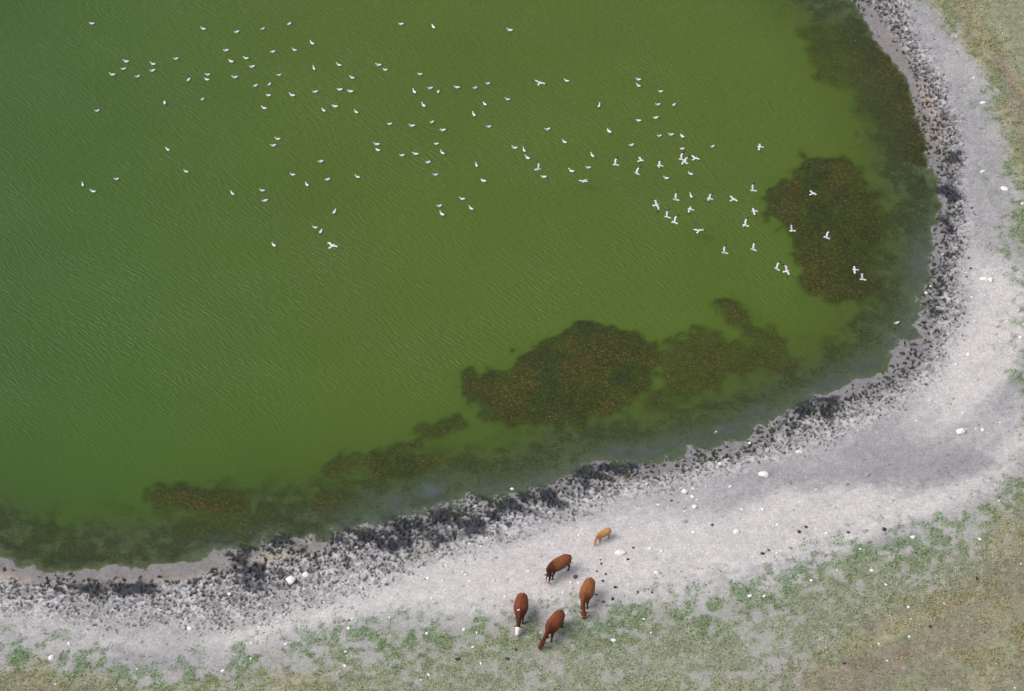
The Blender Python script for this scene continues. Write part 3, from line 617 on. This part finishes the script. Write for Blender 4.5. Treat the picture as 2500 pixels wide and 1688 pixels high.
# ------------------------------------------------------------------ cow pats
M_dung = principled('dung', alb(82, 66, 58), 0.9, 0.2, 0.3, 8, 0.8); M_dung2 = principled('weathered dung', alb(120, 98, 88), 0.95, 0.1, 0.25, 8, 0.8)
def pat_mesh(seed, mat):
    import bmesh
    rr = random.Random(seed); bm = bmesh.new(); rings = []
    for r_, z_ in ((1, 0.0), (0.96, 0.10), (0.8, 0.17), (0.62, 0.14), (0.42, 0.21), (0.2, 0.19)):
        rings.append([bm.verts.new((0.5*r_*math.cos(t)*(1+0.14*math.sin(2*t+seed)+0.08*math.sin(3*t+2*seed)+rr.uniform(-.04, .04)), 0.5*r_*math.sin(t)*(1+0.12*math.sin(3*t+seed)+rr.uniform(-.04, .04)), z_*(1+rr.uniform(-.1, .1)))) for t in [i*2*math.pi/14 for i in range(14)]])
    for a, b in zip(rings, rings[1:]):
        for i in range(14): bm.faces.new((a[i], a[(i+1) % 14], b[(i+1) % 14], b[i]))
    bm.faces.new(rings[-1])
    me = bpy.data.meshes.new('cow_pat'); bm.to_mesh(me); bm.free(); me.materials.append(mat); smooth_shade(me); return me
PATS = [pat_mesh(i, M_dung) for i in range(3)]; PATS2 = [pat_mesh(i+5, M_dung2) for i in range(2)]
for px, py, wd_, old in [(1533,1366,8,0),(1468,1377,7,0),(1466,1367,5,0),(1479,1402,8,1),(1457,1395,7,1),(1405,1409,14,1),(1472,1419,8,0),(1502,1434,9,0),(1496,1463,10,0),(1557,1447,7,0),(1592,1447,7,0),(1546,1338,7,0),(1456,1452,6,0),(1473,1470,10,1),
  (1260,1587,8,0),(1239,1609,11,0),(1640,1223,7,0),(1877,1344,9,1),(1862,1352,11,0),(1739,1282,10,1),(1968,1287,9,0),(1951,1299,11,0),(2159,1293,13,0),(2071,1300,10,1),(2271,1530,10,0),(2061,1620,9,0),(2385,1413,9,0),(1118,1610,13,0),(852,1515,8,1),(2370,656,7,0),(2360,676,7,1)]:
    p = at(px, py); k = pxm(p)*wd_*1.0; z_ = zone(px, py)
    l = ('faded brown' if old else 'dark brown')+(' large' if wd_ > 9.5 else '')+' cow pat '+('near the grazing cattle ' if math.hypot(px-1400, py-1440) < 130 else '')+('in the turf of the bank' if z_ == 'grass' else 'on the bare pale silt')
    o = add('cow_pat', random.choice(PATS2 if old else PATS), None, label=l, cat='cow pat', group='cow pats along the shore')
    o.location = (p.x, p.y, p.z+0.005); o.scale = (k, k*0.8, k*0.75); o.rotation_euler = (0, 0, random.uniform(0, 6.28))

# ------------------------------------------------------------------ lofted bodies
def loft(V, F, path, ra, rb, n=12, side=None):
    """closed tube through path points; ra = half width (sideways), rb = half height; returns index range"""
    path = [Vector(p) for p in path]; base = len(V); m = len(path)
    for i, p in enumerate(path):
        t = (path[min(i+1, m-1)]-path[max(i-1, 0)]).normalized()
        sd_ = Vector(side) if side else Vector((0, 1, 0))
        sd_ = (sd_ - t*sd_.dot(t)).normalized(); up = t.cross(sd_)
        for k in range(n):
            a = 2*math.pi*k/n; V.append(p + sd_*(ra[i]*math.cos(a)) + up*(rb[i]*math.sin(a)))
    for i in range(m-1):
        for k in range(n):
            a = base+i*n+k; b = base+i*n+(k+1) % n; F.append((a, b, b+n, a+n))
    F.append(tuple(base+k for k in range(n))[::-1]); F.append(tuple(base+(m-1)*n+k for k in range(n)))
def solid(name, V, F):
    import bmesh
    me = bpy.data.meshes.new(name); me.from_pydata([tuple(v) for v in V], [], F); bm = bmesh.new(); bm.from_mesh(me); bmesh.ops.recalc_face_normals(bm, faces=bm.faces); bm.to_mesh(me); bm.free(); return me

# ------------------------------------------------------------------ gulls
M_white = principled('white plumage', alb(246, 246, 248), 0.8, 0.2); M_grey = principled('pale grey plumage', alb(236, 236, 246), 0.8, 0.2); M_blk = principled('black wing tips', alb(36, 38, 44), 0.8, 0.2); M_beak = principled('dull yellow beak', alb(190, 150, 60), 0.6, 0.3)
def gull_swim(neck, slim):
    V, F = [], []
    path = [(-.27,0,.10),(-.22,0,.10),(-.12,0,.085),(-.02,0,.07),(.07,0,.065),(.14,0,.08),(.175,0,.12),(.185+neck*.02,0,.155+neck*.03),(.215+neck*.02,0,.185+neck*.04),(.25+neck*.02,0,.185+neck*.04),(.268+neck*.02,0,.18+neck*.04),(.305+neck*.02,0,.172+neck*.04)]
    ra = [.012,.04,.082,.098,.092,.066,.046,.042,.046,.034,.014,.004]; rb = [.008,.022,.06,.078,.08,.066,.05,.042,.043,.034,.014,.005]
    loft(V, F, path, [r*slim for r in ra], rb, 12)
    me = solid('gull', V, F)
    for m in (M_white, M_grey, M_blk, M_beak): me.materials.append(m)
    for p in me.polygons:
        c = p.center
        p.material_index = 3 if c.x > .262+neck*.02 else 2 if c.x < -.235 else 1 if (c.x < .09 and c.x > -.24 and p.normal.z > 0.15) else 0
    smooth_shade(me); return me
def gull_fly(d1, d2, sweep, flex=0.0):
    """d1, d2: dihedral of the inner and outer wing (radians) for left and right"""
    V, F = [], []
    loft(V, F, [(-.24,0,0),(-.2,0,0),(-.1,0,0),(.02,0,0),(.12,0,.0),(.17,0,.01),(.205,0,.016),(.235,0,.014),(.255,0,.01),(.29,0,.0)], [.085,.07,.05,.068,.062,.042,.04,.034,.013,.004], [.006,.014,.042,.062,.058,.042,.04,.034,.013,.004], 12)
    nb = len(F); black = set(); grey = set()
    for sgn, (a1, a2) in zip((1, -1), (d1, d2)):
        y = .04; z = .03; pts = [(0.05, sgn*.03, .03)]; ch = [.07]
        st = [(.15, a1, .035), (.14, a1, .03), (.14, a2, -.04-sweep), (.13, a2, -.06-sweep), (.09, a2, -.06-sweep)]; chs = [.072, .066, .056, .036, .012]
        x = .05
        for (l, an, dx), c_ in zip(st, chs):
            x += dx; y += l*math.cos(an); z += l*math.sin(an); pts.append((x, sgn*y, z)); ch.append(c_)
        f0 = len(F)
        loft(V, F, pts, ch, [.016, .013, .011, .009, .007, .004], 8, side=(1, 0, 0))
        for k in range(f0+3*8, f0+5*8): black.add(k)
        for k in range(f0+4*8, len(F)): black.add(k)
        for k in range(f0, f0+3*8): grey.add(k)
    me = solid('gull', V, F)
    for m in (M_white, M_grey, M_blk, M_beak): me.materials.append(m)
    for i, p in enumerate(me.polygons):
        if i in black: p.material_index = 2
        elif i in grey and p.normal.z > 0.2: p.material_index = 1
        elif p.center.x > .25 and abs(p.center.y) < .03: p.material_index = 3
    smooth_shade(me); return me
SW = [gull_swim(n_, s_) for n_, s_ in ((0, 1), (1, 1), (.5, .9), (1.3, .95), (-.6, 1.05))]
FL = dict(U=gull_fly((.75, .45), (.75, .45), 0.02), D=gull_fly((.05, -.5), (.05, -.5), .03), S=gull_fly((.15, -.05), (.15, -.05), .0), F=gull_fly((.35, .0), (.35, .0), .05), V=gull_fly((1.0, .8), (1.0, .8), .0))
SWIM = [(209,54),(462,66),(538,73),(597,66),(657,55),(911,55),(984,62),(1158,69),(709,99),(669,114),(620,118),(514,115),(400,134),(559,133),(525,140),(287,140),(348,146),(281,157),(347,161),(256,170),(313,174),(573,152),(713,156),(770,148),(860,148),
(875,159),(634,171),(472,170),(470,181),(428,182),(534,176),(580,195),(612,192),(800,177),(954,169),(977,201),(995,209),(941,209),(1038,199),(1079,200),(1108,190),(772,204),(796,208),(716,209),(664,217),(610,217),(374,234),(460,226),(221,252),(600,246),
(735,251),(761,242),(809,255),(962,240),(1101,237),(1153,226),(1076,261),(885,282),(936,286),(981,278),(1006,296),(1110,288),(1244,294),(1282,323),(1287,184),(1360,241),(1450,181),(1450,195),(1500,208),(1494,238),(1530,239),(1489,268),(1450,274),
(1383,299),(1434,330),(1497,309),(1524,306),(1549,310),(1549,338),(1618,333),(1345,354),(631,316),(621,331),(381,340),(856,328),(858,341),(991,327),(1005,348),(944,350),(913,353),(972,369),(1082,376),(1169,336),(1190,342),(1198,359),(1235,402),(1298,389),
(1336,381),(729,367),(665,397),(697,420),(744,408),(812,402),(423,390),(265,407),(188,420),(212,435),(528,440),(596,433),(602,456),(989,397),(1098,411),(1050,452),(998,468),(1004,487),(1070,474),(759,482),(716,517),(728,527),(622,557),(1513,405),(1568,395),(1569,446)]
SWG = np.array([ground(a*1.0757, b*1.0757, 0.05) for a, b in SWIM])
SWD = np.hypot(SWG[:, None, 0]-SWG[None, :, 0], SWG[:, None, 1]-SWG[None, :, 1]) + 1e3*np.eye(len(SWG))
NECK = ('with head level', 'with neck raised', 'of slim build with neck up', 'with neck stretched high', 'with head drawn in')
for i_, (a, b) in enumerate(SWIM):
    g = SWG[i_]; mi = random.randrange(5); nd = SWD[i_].min(); mutual = SWD[int(SWD[i_].argmin())].argmin() == i_
    l = f'white gull {NECK[mi]} floating ' + ('close beside another as a pair' if nd < 1.3 and mutual else 'alone, far from the others' if nd > 3.2 else 'in the loose raft')
    o = add('gull', SW[mi], None, label=l, cat='gull', group='gulls floating on the lake')
    o.location = (g[0], g[1], -0.012); o.rotation_euler = (random.uniform(-.04, .04), 0, math.pi + random.gauss(-0.05, 0.5) + (random.uniform(-1.6, 1.6) if random.random() < .12 else 0)); k = random.uniform(0.78, 0.96); o.scale = (k, k*1.1, k*1.12)
p = ground(2190, 788, 0.1); o = add('gull', SW[1], None, label='single white gull sitting in the grey shallows close to the spits of mud', cat='gull', group='gulls floating on the lake')
o.location = (p[0], p[1], -0.012); o.rotation_euler = (0, 0, math.pi+.6); o.scale = (.95,)*3
# px, py, pose, heading in degrees (0 = to the right of the picture, 90 = away), bank, height above water
FLY = [(1504,403,'U',168,0,2.5),(1563,393,'F',20,-20,2.0),(1555,424,'U',150,10,2),(1612,405,'F',172,10,2.5),(1665,390,'U',165,0,2.5),(1673,397,'F',150,0,3.5),(1696,388,'S',40,-15,4),(1857,359,'D',170,10,4),(1651,488,'V',163,0,3),(1601,501,'D',20,15,3),
 (1734,486,'F',165,10,3),(1687,512,'D',165,15,3),(1789,488,'S',35,-10,4),(1840,466,'V',175,-10,3.5),(1843,516,'D',185,10,3),(1630,531,'V',165,-8,3.5),(1648,544,'U',152,-5,4),(1705,565,'S',60,-25,.8),(1821,551,'U',160,-8,3.5),(1935,564,'V',178,-15,4),
 (1770,618,'V',168,0,3),(1840,610,'V',155,0,2.5),(1897,657,'V',140,0,2.5),(1919,663,'F',15,8,3.5),(1983,474,'S',28,-20,4),(2019,581,'U',150,0,3),(2089,659,'D',178,8,3.5),(2107,683,'V',170,-12,3),(1317,204,'S',62,0,2),(1313,414,'V',10,-6,3),(1427,442,'S',232,25,.7),(810,602,'S',45,-15,6)]
PL = dict(U='with wings half raised', D='with wings swept down', S='with wings stretched flat', F='with gently lifted wings', V='with wings held high')
for px, py, ps, hd, bk, z in FLY:
    g = ground(px, py, z); wv_ = max(float(samp(ws, np.array([g[0]]), np.array([g[1]]))[0]) for ws in weed_sdf)
    wh = ground(px, py, 0); wv_ = max(float(samp(ws, wh[0:1], wh[1:2])[0]) for ws in weed_sdf)
    pl_ = 'brown weed bed' if wv_ > -0.3 else 'open green water'
    l = f'white gull {PL[ps]} and black tips flying over the {pl_}'
    if px == 810: l = 'lone gull gliding on stretched wings apart from the flying flock'
    if px in (1317,): l = 'gull skimming on stretched wings among the floating gulls'
    if px in (1427, 1705): l = 'gull alighting on the green water with wings still stretched'
    o = add('gull', FL[ps], None, label=l, cat='gull', group='gulls flying over the lake')
    o.location = (g[0], g[1], z); o.rotation_euler = Matrix.Rotation(R(hd), 4, 'Z').to_3x3().to_4x4().__matmul__(Matrix.Rotation(R(bk), 4, 'X')).to_euler(); k = 0.95 if px != 810 else 1.12; o.scale = (k, k, k)

# ------------------------------------------------------------------ cattle
M_coat = principled('cattle coat', (1, 1, 1), 0.75, 0.25, 0.10, 14.0, 0.25, attr='Col'); M_hoof = principled('horn', alb(50, 46, 44), 0.6, 0.3); M_eye = principled('eye', alb(18, 14, 12), 0.2, 0.6); M_tag = principled('yellow plastic tag', alb(230, 180, 60), 0.5, 0.4)
def bez(pts, n=5):
    out = []
    P = [Vector(p) for p in pts]
    for i in range(len(P)-1):
        p0 = P[max(i-1, 0)]; p1 = P[i]; p2 = P[i+1]; p3 = P[min(i+2, len(P)-1)]
        for k in range(n):
            t = k/n; out.append(0.5*((2*p1)+(p2-p0)*t+(2*p0-5*p1+4*p2-p3)*t*t+(3*p1-p0-3*p2+p3)*t**3))
    out.append(P[-1]); return out
def make_cow(px, py, heading, scale, neck_yaw, head_pitch, coat, dark, face, label, calf=False, step=(0, 0, 0, 0), neck_drop=0.0, tags=True, spots=(), neck_len=.58):
    rr = random.Random(px)
    V, F = [], []
    lw = 0.98 if calf else 1.0
    xs_ = [-.90,-.86,-.74,-.55,-.3,-.05,.2,.42,.6,.74,.86]; zc = [1.17,1.14,1.09,1.06,1.02,.99,.98,1.0,1.04,1.07,1.09]; hw = [.08,.16,.26,.30,.34,.37,.365,.325,.27,.21,.14]; hh = [.09,.17,.27,.31,.345,.365,.365,.36,.345,.30,.20]
    loft(V, F, [(x, 0, z) for x, z in zip(xs_, zc)], [h*lw*1.24 for h in hw], [h*lw*1.07 for h in hh], 20)
    loft(V, F, bez([(-.8,0,1.34*lw+.19*(1-lw)),(-.5,0,1.375),(-.1,0,1.335),(.3,0,1.335),(.6,0,1.39),(.8,0,1.34)] if not calf else [(-.8,0,1.26),(-.4,0,1.28),(.1,0,1.25),(.6,0,1.29),(.8,0,1.26)], 3), [.05]*16, [.045]*16, 8)          # spine ridge and withers
    for s in (1, -1): loft(V, F, [(-.62, s*.2*lw, 1.26), (-.52, s*.24*lw, 1.27), (-.42, s*.23*lw, 1.22)], [.06, .07, .05], [.05, .06, .05], 8)   # hip bones
    # neck and head
    cyw, syw = math.cos(neck_yaw), math.sin(neck_yaw)
    NL = neck_len
    nk = Vector((.72, 0, 1.12)); mid = Vector((.72+.58*NL*cyw**.5, .25*NL*syw, 1.02-neck_drop*.5)); poll = Vector((.72+NL*cyw, NL*syw, .80-neck_drop))
    fw = Vector((cyw*math.cos(head_pitch), syw*1.1*math.cos(head_pitch), -math.sin(head_pitch))).normalized()
    loft(V, F, bez([nk-Vector((.1, 0, .02)), nk+Vector((.12, 0, 0)), mid, poll]), [.20,.19,.18,.17,.165,.16,.15,.145,.14,.135,.13,.125,.12,.12,.115,.11], [.30,.29,.28,.265,.25,.235,.22,.21,.20,.19,.18,.17,.165,.16,.15,.14], 14)
    hs_ = Vector((0, 1, 0)); hs_ = Vector((-fw.y, fw.x, 0)).normalized(); hup = fw.cross(hs_) * -1
    if hup.z < 0 and head_pitch < 1.4: hup = -hup
    H0 = poll + hup*.01
    loft(V, F, [H0-fw*.10, H0-fw*.04, H0+fw*.06, H0+fw*.16, H0+fw*.28, H0+fw*.40, H0+fw*.48, H0+fw*.52], [.08,.135,.175,.165,.13,.112,.118,.08], [.075,.13,.165,.16,.132,.112,.10,.065], 14, side=hs_)
    for s in (1, -1):
        e0 = H0 - fw*.02 + hs_*(s*.09) + hup*.04
        loft(V, F, [e0, e0+hs_*(s*.09)-fw*.01, e0+hs_*(s*.18)-fw*.02-hup*.02, e0+hs_*(s*.25)-fw*.03-hup*.05], [.03,.058,.05,.016], [.028,.03,.026,.016], 8, side=fw)
    # legs
    feet = []
    for k, (x, s) in enumerate(((.56, 1), (.56, -1))):
        dx = step[k]; pts = [(x, s*.16*lw, .95), (x-.02, s*.18*lw, .72), (x+dx*.5, s*.17*lw, .46), (x+.01+dx*.8, s*.17*lw, .16), (x+.03+dx, s*.17*lw, .03)]
        loft(V, F, bez(pts, 3), [.14,.135,.125,.115,.10,.09,.075,.065,.058,.052,.052,.055,.06], [.17,.165,.15,.135,.115,.10,.08,.07,.06,.055,.055,.058,.065], 10); feet.append(Vector(pts[-1]))
    for k, (x, s) in enumerate(((-.62, 1), (-.62, -1))):
        dx = step[2+k]; pts = [(x+.02, s*.17*lw, 1.02), (x+.10, s*.21*lw, .78), (x-.08+dx*.5, s*.18*lw, .50), (x-.04+dx*.85, s*.18*lw, .17), (x-.01+dx, s*.18*lw, .03)]
        loft(V, F, bez(pts, 3), [.15,.15,.145,.13,.11,.09,.07,.062,.056,.052,.052,.056,.06], [.23,.22,.20,.175,.145,.115,.085,.07,.062,.056,.055,.058,.065], 10); feet.append(Vector(pts[-1]))
    tz = 1.0 if not calf else .95
    tl = bez([(-.86,0,1.24*tz),(-.96,.01,1.1*tz),(-.98,.03,.8),(-.98+rr.uniform(-.03,.06),.03,.52),(-.97,.04,.36)], 3)
    loft(V, F, tl, [.045,.04,.036,.034,.032,.030,.030,.030,.032,.042,.05,.045,.025], [.045,.04,.036,.034,.032,.030,.030,.030,.032,.042,.05,.045,.025], 8)
    if not calf: loft(V, F, [(-.52,0,.70),(-.45,0,.64),(-.33,0,.63),(-.22,0,.68)], [.06,.12,.12,.05], [.05,.09,.09,.04], 10)
    src = solid('cow_source', V, F); so = bpy.data.objects.new('cow_source', src); COL.objects.link(so)
    m = so.modifiers.new('r', 'REMESH'); m.mode = 'VOXEL'; m.voxel_size = 0.021
    m = so.modifiers.new('s', 'SMOOTH'); m.factor = 0.5; m.iterations = 6
    dg = bpy.context.evaluated_depsgraph_get(); dg.update(); body = bpy.data.meshes.new_from_object(so.evaluated_get(dg)); body.name = 'cow_body'
    bpy.data.objects.remove(so, do_unlink=True); bpy.data.meshes.remove(src)
    n = len(body.vertices); co = np.empty(n*3, np.float32); body.vertices.foreach_get('co', co); co = co.reshape(-1, 3).astype(float)
    x, y, z = co.T
    nz = fbm(x*3+px, z*3+y*3, 0.9, 3, px)
    c = np.tile(alb(*coat), (n, 1))
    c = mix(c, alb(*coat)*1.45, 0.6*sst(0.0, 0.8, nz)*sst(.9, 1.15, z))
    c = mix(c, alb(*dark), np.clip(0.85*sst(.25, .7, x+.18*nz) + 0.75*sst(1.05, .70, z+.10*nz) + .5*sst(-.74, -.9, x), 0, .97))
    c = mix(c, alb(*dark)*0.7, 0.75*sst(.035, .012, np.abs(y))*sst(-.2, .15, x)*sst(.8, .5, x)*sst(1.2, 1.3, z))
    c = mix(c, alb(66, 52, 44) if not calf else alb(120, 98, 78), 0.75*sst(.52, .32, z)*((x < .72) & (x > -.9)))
    rel = co - np.array(H0); af = rel@np.array(fw); as_ = rel@np.array(hs_); au = rel@np.array(hup); rad = np.hypot(as_, au)
    hd = (af > -.03) & (af < .7) & (rad < .2)
    if face == 'white': c[hd & (af > .0) & (au > -.06)] = alb(246, 243, 240); c[hd & (af > .47)] = alb(214, 178, 168)
    elif face == 'blaze':
        c[hd & (af > .04) & (np.abs(as_+.02*nz) < .045) & (au > 0)] = alb(236, 228, 222); c[hd & (af > .40)] = alb(206, 160, 152)
    elif face == 'pale': c[hd & (af > .36)] = alb(226, 196, 168); c = np.where((hd & (af <= .36))[:, None], c*1.25, c)
    elif face == 'brindle': c[hd & (af > .12) & (np.sin(af*32+nz*2) > .3)] = alb(196, 136, 72)
    for sx, sy, sr, sz in spots:
        c[(((x-sx)/sr)**2+((y-sy)/(sz))**2 < 1) & (z > 1.0)] = alb(228, 206, 190)
    c[(x < -.93) & (z < .62)] = alb(150, 112, 92) if not calf else alb(210, 170, 110)
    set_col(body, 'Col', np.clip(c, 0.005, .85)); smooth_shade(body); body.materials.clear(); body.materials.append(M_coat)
    root = add('calf' if calf else 'cow', None, None, label=label, cat='calf' if calf else 'cow', group='cattle on the shore')
    g = at(px, py); root.location = g; root.rotation_euler = (0, 0, R(heading)); root.scale = (scale,)*3
    # stand the feet on the ground
    M = Matrix.Translation(g) @ Matrix.Rotation(R(heading), 4, 'Z') @ Matrix.Scale(scale, 4)
    root.location.z = np.mean([height(*(M@ft).xy) for ft in feet]) - 0.008
    add('body', body, None, root)
    for ft in feet:
        hv, hf = [], []
        loft(hv, hf, [ft+Vector((.02, 0, -.04)), ft+Vector((.015, 0, .0)), ft+Vector((0, 0, .06))], [.066, .064, .054], [.085, .078, .060], 10, side=(0, 1, 0))
        hm = solid('hoof', hv, hf); hm.materials.append(M_hoof); smooth_shade(hm); add('hoof', hm, None, root)
    for s in (1, -1):
        ev, ef = [], []; e0 = H0+fw*.13+hs_*(s*.10)+hup*.055
        loft(ev, ef, [e0-hs_*(s*.02), e0, e0+hs_*(s*.014)], [.026, .024, .008], [.022, .02, .007], 8, side=fw)
        em = solid('eye', ev, ef); em.materials.append(M_eye); smooth_shade(em); add('eye', em, None, root)
        if tags and s == (1 if px % 2 else -1):
            e1 = H0 - fw*.015 + hs_*(s*.22) + hup*.035
            tv, tf = [], []
            loft(tv, tf, [e1-fw*.035, e1+fw*.035, e1+fw*.075], [.035, .042, .036], [.008, .008, .008], 8, side=hs_)
            tm = solid('ear_tag', tv, tf); tm.materials.append(M_tag); add('ear_tag', tm, None, root)
    return root
# feet centre in photo pixels, heading (degrees, 0 = right of the picture, 270 = towards the camera)
make_cow(1365, 1399, 216, 1.0, R(38), R(58), (138,84,52), (80,38,28), 'blaze', 'dark brown cow with white blaze and pink muzzle standing on bare silt', step=(.1, -.05, .0, .12), neck_drop=.10, tags=False, neck_len=.40)
make_cow(1272, 1504, 264, 1.06, R(-4), R(34), (122,66,40), (92,42,28), 'white', 'reddish brown cow with an all white face grazing at the plant edge', step=(.0, .12, .1, -.05), neck_drop=.30, spots=((-.72, .02, .07, .05), (.62, -.10, .05, .10)))
make_cow(1354, 1544, 240, 1.06, R(-8), R(38), (128,70,42), (98,46,30), 'plain', 'plain reddish brown cow with lowered brown head grazing in the turf', step=(.14, -.02, .05, -.1), neck_drop=.32, tags=False)
make_cow(1433, 1467, 254, 1.06, R(14), R(70), (152,96,56), (118,62,38), 'brindle', 'lighter tan brown cow with patchy face grazing beside a white stone', step=(-.02, .1, .0, .1), neck_drop=.34, tags=False)
make_cow(1474, 1316, 216, 0.60, R(12), R(55), (196,150,92), (190,140,88), 'pale', 'small golden tan calf with pale muzzle walking on the silt', calf=True, step=(.08, -.05, .06, -.06), neck_drop=.22, tags=False)

# ------------------------------------------------------------------ small finds
M_wood = principled('tan debris', alb(176, 138, 104), 0.9, 0.2, 0.3, 8, 0.6)
V2, F2 = [], []
for a, b, r_ in (((-.35, 0, .03), (.1, .05, .07), .05), ((-.1, -.1, .03), (.4, -.12, .06), .045), ((0, .1, .03), (.35, .02, .1), .035), ((-.2, .12, .02), (.15, -.15, .06), .04)):
    a, b = Vector(a), Vector(b); loft(V2, F2, [a, a.lerp(b, .35)+Vector((0, .02, .02)), a.lerp(b, .7)+Vector((0, -.02, .01)), b], [r_*.6, r_, r_*.9, r_*.3], [r_*.6, r_, r_*.8, r_*.3], 8)
mw = solid('driftwood', V2, F2); mw.materials.append(M_wood); smooth_shade(mw)
o = add('driftwood', mw, None, label='tan heap of broken driftwood lying in the trampled mud', cat='driftwood'); p = at(1526, 1170); o.location = p; o.rotation_euler = (0, 0, -.6); o.scale = (1.0, 1.0, 1.0)
# floating feathers over the weed beds
fx, fy = [], []
for ws, cnt in zip(weed_sdf, (5, 2, 7, 3, 0, 0, 0, 1, 0, 0, 0)):
    jj, ii = np.nonzero(ws > 0.3)
    for k in rng.choice(len(jj), cnt) if len(jj) else []: fx.append(gx[ii[k]]+rng.uniform(-.1, .1)); fy.append(gy[jj[k]]+rng.uniform(-.1, .1))
fx, fy = np.array(fx), np.array(fy); n = len(fx)
Vv, Ff, Cc = strands(fx, fy, np.full(n, 0.008), rng.uniform(0.06, 0.12, n), rng.uniform(.03, .05, n), rng.uniform(0, 6.28, n), np.full(n, .05), np.tile(alb(225, 222, 212), (n, 1)))
mf = mesh_from('feathers', Vv, Ff); set_col(mf, 'Col', Cc); add('feathers', mf, foliage_material('feather'), label='tiny white feathers drifting over the weed beds', cat='feathers', kind='stuff')
